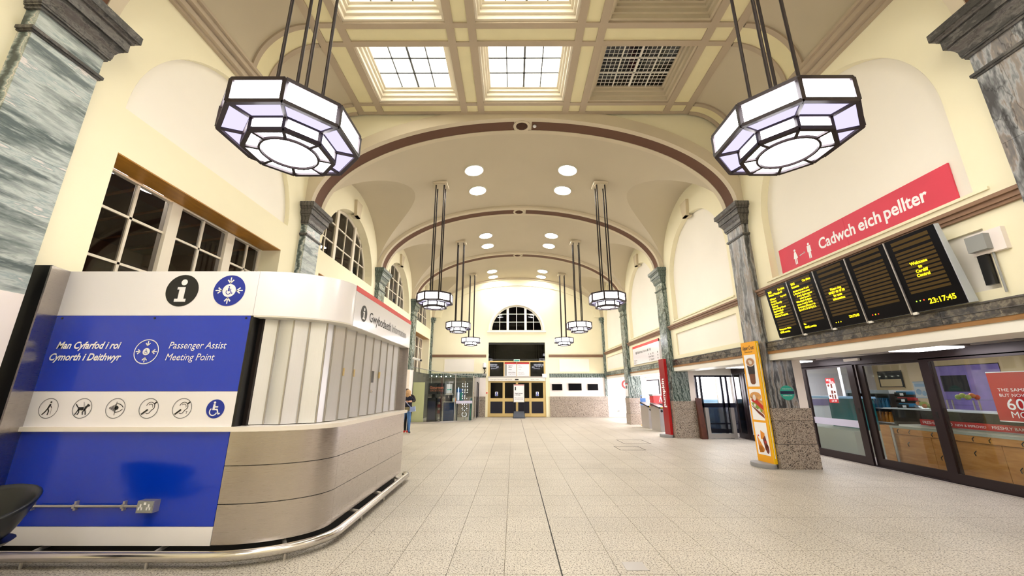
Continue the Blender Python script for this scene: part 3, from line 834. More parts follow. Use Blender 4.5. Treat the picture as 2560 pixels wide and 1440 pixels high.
for bi, b in enumerate(BAYS):
    c = (b[0] + b[1]) / 2 if bi else 6.43
    if bi:
        lunette(XL - 0.27, c, RH - 0.02, 5.45, 'window_%d' % wn, 'x', (c - 0.68, c + 0.68), (c - 1.28, c, c + 1.28), (6.08, 6.70), 'frame_cream', 'glass_window'); wn += 1
    # the tall lower window
    h0, h1 = c - 1.90, c + 1.86; x = XL - 0.45
    fr = MB().box(x, x - 0.08, h0, h0 + 0.07, 2.45, 4.77).box(x, x - 0.08, h1 - 0.07, h1, 2.45, 4.77).box(x, x - 0.08, h0 + .07, h1 - .07, 2.45, 2.55).box(x, x - 0.08, h0 + .07, h1 - .07, 4.735, 4.77)
    root = struct('window_%d' % wn, fr, 'frame_cream'); wn += 1
    part('head_lining', MB().box(XL - 0.005, x + 0.03, h0, h1, 4.755, 4.775), 'head_wood', root)
    for q in (c - 0.44, c + 0.86):
        part('mullion', MB().box(x + 0.04, x - 0.1, q - 0.10, q + 0.10, 2.45, 4.74), 'frame_cream', root)
    for q in (c - 1.10, c + 0.20, c + 1.42):
        part('glazing_bar', MB().box(x, x - 0.05, q - 0.02, q + 0.02, 2.5, 4.72), 'frame_cream', root)
    for z in (3.45, 4.17):
        for a, d in ((h0, c - 0.54), (c - 0.34, c + 0.76), (c + 0.96, h1)):
            part('glazing_bar', MB().box(x, x - 0.045, a, d, z - 0.018, z + 0.018), 'frame_cream', root)
    ve = [h0 + .06, c - 1.12, c - 1.08, c - .54, c - .34, c + .18, c + .22, c + .76, c + .96, c + 1.40, c + 1.44, h1 - .06]
    ze = [2.55, 3.44, 3.46, 4.16, 4.18, 4.70]
    for a, d in zip(ve[::2], ve[1::2]):
        for z0, z1 in zip(ze[::2], ze[1::2]):
            part('pane', MB().box(x - 0.024, x - 0.03, a, d, z0, z1), 'glass_window', root)
# rooms behind the left windows
rm = MB()
rm.box(XL - 4.2, XL - 4.1, YBACK, YEND, 2.2, 9.2)
rooms = struct('wall_left_room', rm, 'room_brown')
part('room_floor', MB().box(XL - 4.2, XL - 0.55, YBACK, YEND, 2.2, 2.3), 'room_brown', rooms)
part('room_ceiling', MB().box(XL - 4.2, XL - 0.56, YBACK, YEND, 4.98, 5.06), 'room_ceiling', rooms)
part('room_roof', MB().box(XL - 4.2, XL - 0.3, YBACK, YEND, 8.6, 8.7), 'room_ceiling', rooms)
for y in (9.27, 14.66, 20.0): part('room_partition', MB().box(XL - 4.1, XL - 0.56, y - 0.05, y + 0.05, 2.3, 4.98), 'room_brown', rooms)
for k in range(14):
    y = 4.3 + k * 0.72
    part('ceiling_batten', MB().bar((XL - 0.6, y, 4.97), (XL - 4.0, y + 0.9, 4.97), 0.05, 0.03), 'batten', rooms)
for y in (5.22, 5.86):
    t = thing('ceiling_downlight', (XL - .78, y, 4.93), 'round office ceiling light seen through the window above the kiosk, %s one' % ('nearer' if y < 5.5 else 'farther'), 'ceiling light', 'office lights behind the left window')
    part('rim', MB().lathe([(0.20, 4.94), (0.20, 4.98), (0.17, 4.98)], (XL - .78, y, 0), 24), 'white_paint', t, 40)
    part('diffuser', MB().lathe([(0.0, 4.93), (0.16, 4.93), (0.19, 4.94)], (XL - .78, y, 0), 24, caps=False), 'lamp_white', t, 40)
for i, c in enumerate(((9.6 + 14.33) / 2, (15 + 19.7) / 2, (20.37 + YEND) / 2)):  # lamps added to brighten the dark upper room behind the arched windows
    t = thing('added_room_light', (XL - 1.9, c + 1.2, 6.4), 'round lamp added to brighten the room behind the arched window of the %s bay' % ['nearest', 'middle', 'farthest'][i], 'lamp', 'added lamps behind the arched windows')
    part('shade', MB().lathe([(.03, 6.62), (.12, 6.58), (.30, 6.46), (.30, 6.44)], (XL - 1.9, c + 1.2, 0), 24, caps=False), 'white_paint', t, 40)
    part('bulb', MB().lathe([(0, 6.43), (.29, 6.44)], (XL - 1.9, c + 1.2, 0), 24, caps=False), 'lamp_white', t)
    part('stem', MB().tube([(XL - 1.9, c + 1.2, 6.6), (XL - 1.9, c + 1.2, 8.6)], .012), 'iron', t)
emis('lamp_warm', (255, 190, 110), 14.0)
t = thing('office_pendant', (XL - 1.9, 22.4, 4.3), 'warm globe lamp glowing behind the tall window above the glass cafe', 'lamp')
part('globe', MB().ball((XL - 1.9, 22.4, 4.4), .16, 16, 10), 'lamp_warm', t, 60)
part('stem', MB().tube([(XL - 1.9, 22.4, 4.55), (XL - 1.9, 22.4, 4.98)], .012), 'iron', t)

# far lunette and the entrance doors
lunette(YEND + 0.12, WC, WR, WS, 'window_%d' % wn, 'y', (WC - 0.59, WC + 0.59), (WC - 1.12, WC, WC + 1.12), (5.98, 6.52), 'white_paint', 'glass_dark', 0.07); wn += 1
part('outside_dark', MB().box(-2.2, 2.7, YEND + 3.4, YEND + 3.45, 0, 8), 'night_glass', wall_f)
yd = YEND + 0.05
door = struct('door_1', MB().box(DX0, DX0 + 0.1, yd, yd + 0.12, 0, 3.36).box(DX1 - 0.1, DX1, yd, yd + 0.12, 0, 3.36).box(DX0, DX1, yd, yd + 0.12, 3.36, 3.44).box(-0.62, -0.54, yd, yd + 0.1, 2.46, 3.36).box(0.2, 0.27, yd, yd + 0.1, 2.46, 3.36).box(1.02, 1.10, yd, yd + 0.1, 2.46, 3.36), 'gold_frame')
part('transom_pane', MB().box(DX0, DX1, yd + 0.08, yd + 0.09, 3.44, DZ), 'glass_dark', door)
part('transom_bar', MB().box(DX0, DX1, yd + 0.04, yd + 0.1, 3.52, 3.56).box(DX0, DX1, yd + 0.04, yd + 0.1, 4.5, 4.62), 'black', door)
for a, b in ((DX0 + .1, -.62), (-.54, .2), (.27, 1.02), (1.10, DX1 - .1)):
    part('pane', MB().box(a, b, yd + 0.05, yd + 0.06, 2.46, 3.36), 'glass_dark', door)
hd = part('door_header', MB().box(DX0 + 0.02, DX1 - 0.02, yd - 0.12, yd + 0.1, 2.18, 2.36), 'white_paint', door)
part('sensor', MB().box(0.12, 0.34, yd - 0.15, yd - 0.12, 2.23, 2.31), 'black', hd)
dc = Decal((DX0 + 0.1, yd - 0.12, 2.24), (1, 0, 0), (0, 0, 1)); dc.text('Caerdydd Canolog', 0.05, 0, 0.1).text('Cardiff Central', 0.82, 0, 0.1); dc.text('Tacsis  Taxis', 2.6, 0, 0.1)
dc.build('lettering', 'grey_print', hd)
part('header_track', MB().box(DX0, DX1, yd - 0.05, yd + 0.1, 2.36, 2.46), 'alu', door)
for k, (a, b) in enumerate(((DX0 + .1, -.60), (-.60, .24), (.24, 1.08), (1.08, DX1 - .1))):
    dx = 0.03 if k in (1, 2) else 0.0
    y0 = yd - 0.02 + dx
    lf = part('door_leaf', MB().box(a, a + .07, y0, y0 + .05, 0.02, 2.16).box(b - .07, b, y0, y0 + .05, 0.02, 2.16).box(a + .07, b - .07, y0, y0 + .05, 2.08, 2.16).box(a + .07, b - .07, y0, y0 + .05, .93, 1.13).box(a + .07, b - .07, y0, y0 + .05, 0.02, .22), 'gold_frame', door)
    part('pane', MB().box(a + .07, b - .07, y0 + .02, y0 + .03, 1.13, 2.08), 'glass_dark', lf)
    part('kick_panel', MB().box(a + .07, b - .07, y0 + .015, y0 + .035, .22, .93), 'navy_frame', lf)
    if k in (0, 3):
        cx = (a + b) / 2
        part('door_sticker', MB().box(cx - .09, cx + .09, y0 + .012, y0 + .018, 1.26, 1.52), 'white_print', lf)
        s_ = Decal((cx, y0 + .012, 1.26), (1, 0, 0), (0, 0, 1)); s_.rect(-.075, .02, .075, .10).disc(0, .18, .05)
        s_.build('sticker_print', 'blue_icon', lf)
# signs on the transom over the doors
for i, (a, b) in enumerate(((-.55, .21), (.25, 1.03))):
    t = thing('door_sign', (0.5 * (a + b), yd - .02, 2.47), ('left' if i == 0 else 'right') + ' white wayfinding sign with red top edge above the entrance doors', 'sign', 'signs above the entrance doors')
    part('sign_panel', MB().box(a, b, yd - .03, yd - .005, 2.47, 3.32), 'sign_white', t)
    part('red_edge', MB().box(a, b, yd - .034, yd - .005, 3.24, 3.33), 'red_sign', t)
    if i == 0: part('pictogram_strip', MB().box(a + .02, a + .14, yd - .033, yd - .03, 2.5, 3.22), 'plastic_grey', t)
    d = Decal((a, yd - .03, 2.47), (1, 0, 0), (0, 0, 1))
    if i == 0:
        d.text('Canol y', .24, .64, .085, bold=.002).text('ddinas', .24, .55, .085, bold=.002).text('Tacsis', .24, .40, .085, bold=.002).text('Gollwng Teithwyr', .24, .22, .07, bold=.001, fit=.46).text('Ciosg Tocynnau', .24, .12, .07, fit=.46)
        for zz in (.2, .4, .62): d.disc(.08, zz, .035)
        d.build('lettering', 'black_print', t)
    else:
        d.text('City', .08, .64, .085).text('centre', .08, .55, .085).text('Taxis', .08, .40, .085).text('Pick up and', .08, .22, .07).text('drop off point', .08, .12, .07)
        d.build('lettering', 'grey_print', t)
t = thing('exit_sign', (.23, yd - .1, 3.38), 'small green illuminated running man exit sign above the doors', 'sign')
part('case', MB().box(.04, .42, yd - .08, yd - .03, 3.39, 3.53), 'white_print', t)
part('green_print', MB().box(.06, .40, yd - .083, yd - .08, 3.41, 3.51), 'teal', t)
mat('poster_base', (62, 68, 82), .5)
# poster board standing before the doors
t = thing('poster_board', (.36, YEND - .7, 0), 'white poster in a black floor stand in front of the entrance doors', 'poster board')
yb = YEND - .72
part('stand_post', MB().box(.0, .035, yb, yb + .04, .05, 1.32), 'black', t); part('stand_post', MB().box(.665, .70, yb, yb + .04, .05, 1.32), 'black', t)
part('poster', MB().box(.035, .665, yb - .01, yb + .02, .92, 1.95), 'white_print', t)
part('poster_frame', MB().box(.02, .68, yb - .015, yb + .03, .90, .925).box(.02, .68, yb - .015, yb + .03, 1.945, 1.965).box(.02, .04, yb - .015, yb + .03, .92, 1.95).box(.66, .68, yb - .015, yb + .03, .92, 1.95), 'alu', t)
part('red_edge', MB().box(.04, .66, yb - .013, yb - .01, 1.90, 1.945), 'red_sign', t)
part('base', MB().hexa([(-.02, yb - .35, 0), (.72, yb - .35, 0), (.72, yb + .2, 0), (-.02, yb + .2, 0), (.02, yb - .2, .06), (.68, yb - .2, .06), (.68, yb + .1, .38), (.02, yb + .1, .38)]), 'poster_base', t)
d = Decal((.05, yb - .01, .95), (1, 0, 0), (0, 0, 1)); d.rect(.05, .66, .12, .86).text('Newid amser', .04, .45, .09, bold=.002).text('a threnau', .04, .36, .09, bold=.002).text('Please check your', .04, .2, .07).text('train before travel', .04, .12, .07)
d.build('lettering', 'black_print', t)
# black screens and small fittings on the far wall
for i, (a, b, c, e) in enumerate(((2.45, 3.09, 1.61, 1.99), (3.49, 4.31, 1.60, 2.02), (4.70, 5.35, 1.61, 1.99))):
    t = thing('wall_screen', ((a + b) / 2, YEND - .05, c), ['black blank screen on the far wall, the one nearest the doors', 'larger black blank screen in the middle of three on the far wall', 'black blank screen on the far wall, the one nearest the corner'][i], 'screen', 'blank screens on the far wall')
    part('casing', MB().box(a, b, YEND - .08, YEND - .012, c, e), 'black_matte', t)
    part('display', MB().box(a + .02, b - .02, YEND - .083, YEND - .08, c + .02, e - .02), 'screen_black', t)
t = thing('door_operator_box', (2.02, YEND - .1, 2.38), 'white control box at the right end of the door header', 'control box')
part('box_body', MB().box(1.84, 2.12, YEND - .14, YEND, 2.38, 2.62), 'plastic_white', t); part('box_lid', MB().box(1.86, 2.10, YEND - .15, YEND - .14, 2.40, 2.60), 'plastic_white', t)
solo('door_button', MB().lathe([(.05, YEND), (.05, YEND - .04), (.03, YEND - .06)], (DX0 - .06, 0, 1.45), 12, 'y'), 'red_bright', (DX0 - .06, YEND - .03, 1.45), 'small red emergency button on the wall left of the doors', 'button')

def camera_dome(loc, label):
    t = thing('dome_camera', loc, label, 'camera')
    x, y, z = loc
    part('wall_plate', MB().box(x - .13, x + .13, y - .06, y + .09, z - .55, z - .42), 'plastic_grey', t)
    part('arm', MB().tube([(x - .05, y + .05, z - .45), (x + .04, y - .02, z - .3), (x, y - .02, z - .1)], .03), 'black', t)
    part('housing', MB().lathe([(.02, z + .26), (.1, z + .24), (.13, z + .1), (.13, z - .04)], (x, y - .03, 0), 16), 'plastic_white', t, 40)
    part('dome', MB().ball((x, y - .03, z - .06), (.11, .11, .1)), 'black', t, 60)
camera_dome((DX0 - .22, YEND - .15, 3.05), 'white dome camera on a bracket left of the entrance doors')

# =================================================================== RIGHT SIDE PASSAGE
PX = 8.03
pas = struct('wall_passage', MB().box(PX, PX + .1, 14.6, YEND, 0, 2.5), 'white_paint')
part('passage_end', MB().box(XR, PX + 5, YEND, YEND + .1, 0, 2.9), 'white_paint', pas)
part('passage_ceiling', MB().box(XR + .60, PX + .05, YBACK, YEND, 2.40, 2.46), 'ceiling_tile', pas)
part('passage_roof', MB().box(XR + .2, PX + 5, YBACK, YEND, 2.86, 2.9), 'ceiling_tile', pas)
part('near_end', MB().box(XR + .6, 13, 1.5, 1.6, 0, 2.9), 'white_paint', pas)
for k in range(12):
    y = 4.0 + k * 0.9
    part('ceiling_joint', MB().box(XR + .66, PX, y, y + .012, 2.394, 2.4), 'grey_print', pas)
    if k < 7: part('ceiling_panel', MB().box(XR + .7 + (k % 3) * .42, XR + 1.1 + (k % 3) * .42, y + .1, y + .75, 2.392, 2.4), ['plastic_grey', 'white_paint'][k % 2], pas)
def ceil_light(x, y, sx, sy, label):
    t = thing('square_ceiling_light', (x, y, 2.33), label, 'ceiling light', 'square lights in the side passage')
    part('frame', MB().box(x - sx, x + sx, y - sy, y + sy, 2.36, 2.40), 'alu', t)
    part('diffuser', MB().box(x - sx + .05, x + sx - .05, y - sy + .05, y + sy - .05, 2.335, 2.362), 'panel_light', t)
for i, y in enumerate((6.9, 10.3, 12.6, 17.2, 20.6, 23.4)):
    ceil_light(7.35, y, .34, .42, 'square lit ceiling panel in the side passage, number %s from the near end' % ['one', 'two', 'three', 'four', 'five', 'six'][i])
# glowing panels put in for the platform light on the white back walls
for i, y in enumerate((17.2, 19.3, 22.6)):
    t = thing('glow_panel', (PX - .03, y, .1), 'tall white panel glowing in place of platform light on the passage wall, %s of three from the gates' % ['first', 'second', 'third'][i], 'lit panel', 'lit panels in the passage')
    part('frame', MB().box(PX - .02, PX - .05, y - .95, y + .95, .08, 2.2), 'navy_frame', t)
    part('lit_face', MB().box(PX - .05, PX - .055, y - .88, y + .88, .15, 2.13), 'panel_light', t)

# =================================================================== LAMPS
def oct_pts(R): return [(R * math.cos(PI / 8 + PI / 4 * k), R * math.sin(PI / 8 + PI / 4 * k)) for k in range(8)]
def make_lamp(label, ceil_dz, R=.69, R2=.45, H=.255, H2=.145, w=.042):
    """origin at the bottom disc; built at the world origin"""
    t = thing('pendant_lamp', (0, 0, 0), label, 'lamp', 'octagonal pendant lamps down the hall')
    z0, z1, z2 = 0.0, H2, H2 + H
    a, b = oct_pts(R), oct_pts(R2)
    fr = MB()
    def loop(P, z):
        for k in range(8): fr.bar((*P[k], z), (*P[(k + 1) % 8], z), w, w)
    loop(a, z2); loop(a, z1); loop(b, z1); loop(b, z0)
    for k in range(8):
        fr.bar((*a[k], z1), (*a[k], z2), w, w); fr.bar((*b[k], z0), (*b[k], z1), w * .8, w * .8)
        fr.bar((*a[k], z1), (*b[k], z1), w * .8, w * .8)
        rd = .29 / .45 * R2
        m = math.hypot(*b[k]); fr.bar((*b[k], z0), (b[k][0] / m * rd, b[k][1] / m * rd, z0), w * .8, w * .8)
    n = 40; rd = .29 / .45 * R2
    ring = [(rd * math.cos(2 * PI * k / n), rd * math.sin(2 * PI * k / n), z0) for k in range(n)]
    fr.tube(ring, .02, 6, closed=True)
    part('frame', fr, 'lamp_frame', t)
    top = MB().prism(a, lambda p, h: (p[0], p[1], h), z2 - .004, z2 + .012); part('top_plate', top, 'lamp_frame', t)
    e = .006
    for k in range(8):
        p, q = a[k], a[(k + 1) % 8]; r_, s_ = b[k], b[(k + 1) % 8]
        part('side_panel', MB().add([(p[0], p[1], z1), (q[0], q[1], z1), (q[0], q[1], z2), (p[0], p[1], z2)], [(0, 1, 2, 3)]), 'lamp_white', t)
        part('underside_panel', MB().add([(p[0], p[1], z1 + e), (q[0], q[1], z1 + e), (s_[0], s_[1], z1 + e), (r_[0], r_[1], z1 + e)], [(0, 1, 2, 3)]), 'lamp_under', t)
        part('lower_side_panel', MB().add([(r_[0], r_[1], z0), (s_[0], s_[1], z0), (s_[0], s_[1], z1), (r_[0], r_[1], z1)], [(0, 1, 2, 3)]), 'lamp_white', t)
        ang = [PI / 8 + PI / 4 * (k + f / 4) for f in range(5)]
        inner = [(rd * math.cos(x), rd * math.sin(x), z0 + e) for x in ang]
        part('bottom_panel', MB().add([(r_[0], r_[1], z0 + e), *inner, (s_[0], s_[1], z0 + e)], [tuple(range(7))]), 'lamp_white', t)
    part('bottom_disc', MB().add([(rd * math.cos(2 * PI * k / n), rd * math.sin(2 * PI * k / n), z0 + e) for k in range(n)], [tuple(range(n))]), 'lamp_white', t)
    for sx, sy in ((-.17, -.17), (.17, -.17), (.17, .17), (-.17, .17)):
        sx *= R / .69; sy *= R / .69
        part('rod', MB().tube([(sx, sy, z2), (sx, sy, ceil_dz - .02)], .019 if R > .6 else .022, 8), 'iron', t)
    part('ceiling_plate', MB().box(-.24, .24, -.24, .24, ceil_dz - .04, ceil_dz + .02).box(-.2, .2, -.2, .2, ceil_dz - .07, ceil_dz - .04), 'rib_cream', t)
    return t
LZ = 4.20
lampA = make_lamp('large octagonal pendant lamp hanging over the information kiosk at near left', CZ - LZ)
lampA.location = (-2.5, 3.74, LZ)
dup(lampA, (3.06, 3.74, LZ), label='large octagonal pendant lamp at near right before the departure board')
lb = None
names = ['nearest of the three small octagonal pendants down the %s side', 'middle of the three small octagonal pendants down the %s side', 'farthest of the three small octagonal pendants down the %s side']
for i, y in enumerate((12.0, 17.4, 22.8)):
    for s, x in (('left', -2.52), ('right', 3.03)):
        lab = names[i] % s
        if lb is None:
            lb = make_lamp(lab, z_main(2.78) - LZ - .05, .565, .37, w=.05); lb.location = (x, y, LZ)
        else: dup(lb, (x, y, LZ), label=lab)
for s, x in (('left', -2.5), ('right', 3.06)):  # unseen pendants added behind the camera to light the kiosk front
    dup(lampA, (x, -.7, LZ), label='unseen large octagonal pendant lamp added in the bay behind the camera on the %s' % s)
# ceiling downlights
dl = None; k = 0
ords = ['nearest', 'second', 'third', 'fourth', 'fifth', 'farthest']
for i, y in enumerate((11.5, 12.86, 17.2, 18.55, 22.95, 24.15)):
    for s, x in (('left', X0 - 1.6), ('right', X0 + 1.57)):
        lab = 'round recessed downlight in the vault, %s in the %s row' % (ords[i], s)
        z = z_main(1.6) + .0
        if dl is None:
            dl = thing('downlight', (0, 0, 0), lab, 'downlight', 'recessed downlights along the vault')
            part('bezel', MB().lathe([(.30, .03), (.325, .03), (.33, -.02), (.30, -.02)], (0, 0, 0), 32, caps=False), 'white_paint', dl, 40)
            part('lens', MB().lathe([(0, -.014), (.302, -.012)], (0, 0, 0), 32, caps=False), 'downlight', dl)
            dl.location = (x, y, z - .02); d0 = dl
        else: d0 = dup(dl, (x, y, z - .02), label=lab)
        d0.rotation_euler = (0, math.radians(-7.5 if s == 'left' else 7.5), 0)
for i, (y, s, x) in enumerate(((.4, 'left', X0 - 1.6), (.4, 'right', X0 + 1.57), (-1.0, 'left', X0 - 1.6), (-1.0, 'right', X0 + 1.57))):  # unseen extra downlights, added to brighten surfaces that face the camera
    dup(dl, (x, y, z_main(1.6) - .02), label='unseen round recessed downlight added in the vault behind the camera, %s %s' % ('first' if y > 0 else 'second', s))
solo('smoke_detector', MB().lathe([(.05, 0), (.05, -.03), (.03, -.05), (0, -.05)], (X0 + .33, PIL_Y[1] + .32, SPR + RB), 16), 'plastic_white', (X0 + .33, PIL_Y[1] + .32, SPR + RB), 'small white smoke detector beside the vent on the nearest arch', 'smoke detector', smooth=40)

# =================================================================== INFORMATION KIOSK
KY, KX, KR, KQ, KEND = 4.30, -2.10, 0.90, 0.64, 7.75
KCX, KCY = KX - KR, KY + KQ             # centre of the rounded corner
def karc(i, n):
    a = -PI / 2 + PI / 2 * i / n; c, s_ = math.cos(a), math.sin(a); l = math.hypot(c / KR, s_ / KQ)
    return (KCX + KR * c, KCY + KQ * s_, c / KR / l, s_ / KQ / l)
def kpath(x_start=-5.24, n=24, y_end=KEND):
    """outline as (x, y, nx, ny): front going right, round corner, flank going back"""
    p = [(x_start, KY, 0, -1), (KCX, KY, 0, -1)]
    for i in range(1, n):
        p.append(karc(i, n))
    p += [(KX, KCY, 1, 0), (KX, y_end, 1, 0)]
    return p
def strip(mb, pts, o0, o1, z0, z1):
    """solid band following the outline between offsets o0 (inner) and o1 (outer)"""
    n = len(pts); vs = []
    for x, y, a, b in pts:
        vs += [(x + a * o0, y + b * o0, z0), (x + a * o1, y + b * o1, z0), (x + a * o1, y + b * o1, z1), (x + a * o0, y + b * o0, z1)]
    fs = [(0, 1, 2, 3), tuple((n - 1) * 4 + k for k in (3, 2, 1, 0))]
    for i in range(n - 1):
        for k in range(4): fs.append((i * 4 + k, i * 4 + (k + 1) % 4, (i + 1) * 4 + (k + 1) % 4, (i + 1) * 4 + k))
    mb.add(vs, fs); return mb
def sub(pts, i0, i1): return pts[i0:i1]
KP = kpath(); CURVE = KP[1:-1]; FLANK = [KP[-2], KP[-1]]
def flank(y0, y1): return [(KX, y0, 1, 0), (KX, y1, 1, 0)]
def front(x0, x1): return [(x0, KY, 0, -1), (x1, KY, 0, -1)]
kio = thing('information_kiosk', (-3.7, 5.8, 0), 'round cornered information kiosk with blue front, steel base and closed metal shutters', 'kiosk')
body = kpath(-5.15)
cb = MB(); pts = [(x + a * -.34, y + b * -.34) for x, y, a, b in body] + [(-5.15, KEND - .1)]
cb.prism(pts, lambda p, z: (p[0], p[1], z), 0.0, 2.94); part('core', cb, 'black_matte', kio)
part('kick_plate', strip(MB(), KP, -.30, -.10, 0.0, .17), 'black_matte', kio)
# base: three rows of steel panels round the corner and along the flank
rows_ = ((.16, .520), (.528, .880), (.888, 1.218))
part('base_backing', strip(MB(), CURVE + FLANK[1:], -.04, -.006, .16, 1.22), 'black', kio)
for z0, z1 in rows_:
    part('steel_panel', strip(MB(), CURVE[:-1] + flank(KCY, KCY + .02)[:1], -.03, 0, z0, z1), 'steel', kio, 30)
    part('steel_panel', strip(MB(), flank(KCY + .003, 6.42), -.03, 0, z0, z1), 'steel', kio)
    part('steel_panel', strip(MB(), flank(6.424, KEND), -.03, 0, z0, z1), 'steel', kio)
part('end_panel', MB().box(KX - .4, KX - .001, KEND - .03, KEND, .16, 2.47), 'steel', kio)
lp = part('lower_front_panel', strip(MB(), front(-5.235, -3.005), -.03, 0, .325, 1.22), 'blue_panel', kio)
part('skirting_panel', strip(MB(), front(-5.235, -3.005), -.03, .001, .155, .322), 'white_gloss', kio)
part('counter_ledge', strip(MB(), [(-5.30, KY, 0, -1)] + KP[1:-1] + [(KX, KEND + .03, 1, 0)], -.34, .045, 1.222, 1.268), 'ledge_white', kio, 30)
up = part('upper_front_panel', strip(MB(), front(-5.235, -3.0), -.03, 0, 1.632, 2.468), 'blue_panel', kio)
for x in (-5.16, -4.1, -3.05): part('screw', MB().lathe([(.012, KY), (.012, KY - .004), (0, KY - .005)], (x, 0, 2.44), 8, 'y'), 'black', kio)
wb = part('pictogram_band', strip(MB(), front(-5.235, -3.0), -.03, .001, 1.268, 1.63), 'white_gloss', kio)
part('jamb', MB().box(-3.0, -2.972, KY - .002, KY + .22, 1.268, 2.468), 'black', kio)
part('jamb_channel', MB().box(-3.0, -2.93, KY + .12, KY + .17, 1.268, 2.468), 'iron', kio)
# fascia
part('fascia_front', strip(MB(), front(-5.235, -2.985), -.05, .002, 2.47, 3.0), 'white_gloss', kio)
part('fascia_corner', strip(MB(), [(-2.98, KY, 0, -1)] + CURVE[1:-1] + flank(KCY, KCY + .02)[:1], -.05, .002, 2.47, 3.0), 'white_gloss', kio, 30)
sg = part('fascia_sign', strip(MB(), flank(KCY + .004, KEND), -.05, .006, 2.46, 3.0), 'sign_white', kio)
part('fascia_soffit', strip(MB(), KP[1:], -.34, -.002, 2.455, 2.475), 'white_paint', kio)
part('roof', strip(MB(), KP, -.9, -.01, 2.95, 2.99), 'white_paint', kio)
part('red_edge', strip(MB(), flank(KCY + .004, KEND), .004, .009, 2.93, 3.002), 'red_bright', sg)
d = Decal((KX + .007, KCY, 2.46), (0, 1, 0), (0, 0, 1))
d.text('Gwybodaeth', .54, .15, .20, bold=.002, fit=1.0).build('lettering', 'black_print', sg)
d = Decal((KX + .007, KCY, 2.46), (0, 1, 0), (0, 0, 1)); d.text('Information', 1.61, .15, .20, fit=.87).build('lettering', 'grey_print', sg)
def info_disc(o, U, V, cx, cy, r, parent):
    d = Decal(o, U, V, .0015); d.disc(cx, cy, r, 40).build('info_disc', 'black_print', parent)
    d = Decal(o, U, V, .003); k = r / 1.0
    d.disc(cx + .05 * k, cy + .52 * k, .19 * k)
    d.poly([(cx + x * k, cy + y * k) for x, y in ((-.30, .22), (.19, .22), (.19, -.52), (.34, -.52), (.34, -.70), (-.36, -.70), (-.36, -.52), (-.17, -.52), (-.17, .06), (-.30, .06))])
    d.build('info_letter', 'white_print', parent)
info_disc((KX + .006, KCY, 2.46), (0, 1, 0), (0, 0, 1), .33, .22, .115, sg)
fo = (0, KY - .003, 0)
info_disc(fo, (1, 0, 0), (0, 0, 1), -3.855, 2.765, .19, kio)
# wheelchair and meeting point marks
def wheelchair(d, cx, cy, k):
    d.disc(cx - .08 * k, cy + .78 * k, .15 * k, 20)
    d.poly([(cx + x * k, cy + y * k) for x, y in ((-.22, .56), (.04, .60), (.06, .32), (.44, .32), (.44, .16), (.05, .16), (.04, .02), (.42, .02), (.62, -.52), (.82, -.46), (.80, -.64), (.54, -.72), (.30, -.16), (-.26, -.16))])
    d.arc(cx - .10 * k, cy - .34 * k, .40 * k, .54 * k, 130, 345, 26)
def arrow(d, x, y, dx, dy, k):
    n = math.hypot(dx, dy); ux, uy = dx / n, dy / n; px, py = -uy, ux
    d.stroke([(x, y), (x + dx, y + dy)], .075 * k)
    for s in (-1, 1):
        d.stroke([(x + dx, y + dy), (x + dx - ux * .2 * k + px * s * .17 * k, y + dy - uy * .2 * k + py * s * .17 * k)], .085 * k)
def meeting(cx, cy, r, parent, ringed):
    if ringed:
        d = Decal(fo, (1, 0, 0), (0, 0, 1), .0015); d.arc(cx, cy, r * .93, r, 0, 360, 48)
    else:
        d = Decal(fo, (1, 0, 0), (0, 0, 1), .0015); d.disc(cx, cy, r, 40).build('meeting_disc', 'blue_icon', parent)
        d = Decal(fo, (1, 0, 0), (0, 0, 1), .003)
    for ux, uy in ((1, 0), (-1, 0), (0, 1), (0, -1)):
        arrow(d, cx - ux * r * .84, cy - uy * r * .84, ux * r * .36, uy * r * .36, r)
    q = .42 if not ringed else .29
    d.disc(cx, cy, r * q, 28); d.build('meeting_mark', 'white_print', parent)
    d = Decal(fo, (1, 0, 0), (0, 0, 1), .0045); wheelchair(d, cx, cy, r * q * .72); d.build('wheelchair_mark', 'blue_icon', parent)
meeting(-3.305, 2.765, .185, kio, False)
meeting(-4.10, 2.06, .138, up, True)
d = Decal(fo, (1, 0, 0), (0, 0, 1)); d.text('Man Cyfarfod i roi', -4.415, 2.095, .108, .28, .0028, 'RIGHT', fit=.72).build('lettering', 'white_print', up)
d = Decal(fo, (1, 0, 0), (0, 0, 1)); d.text('Cymorth i Deithwyr', -4.38, 1.965, .108, .28, .0028, 'RIGHT', fit=.80).build('lettering', 'white_print', up)
d = Decal(fo, (1, 0, 0), (0, 0, 1)); d.text('Passenger Assist', -3.865, 2.095, .108, .22, 0, fit=.645).build('lettering', 'white_print', up)
d = Decal(fo, (1, 0, 0), (0, 0, 1)); d.text('Meeting Point', -3.875, 1.965, .108, .22, 0, fit=.545).build('lettering', 'white_print', up)
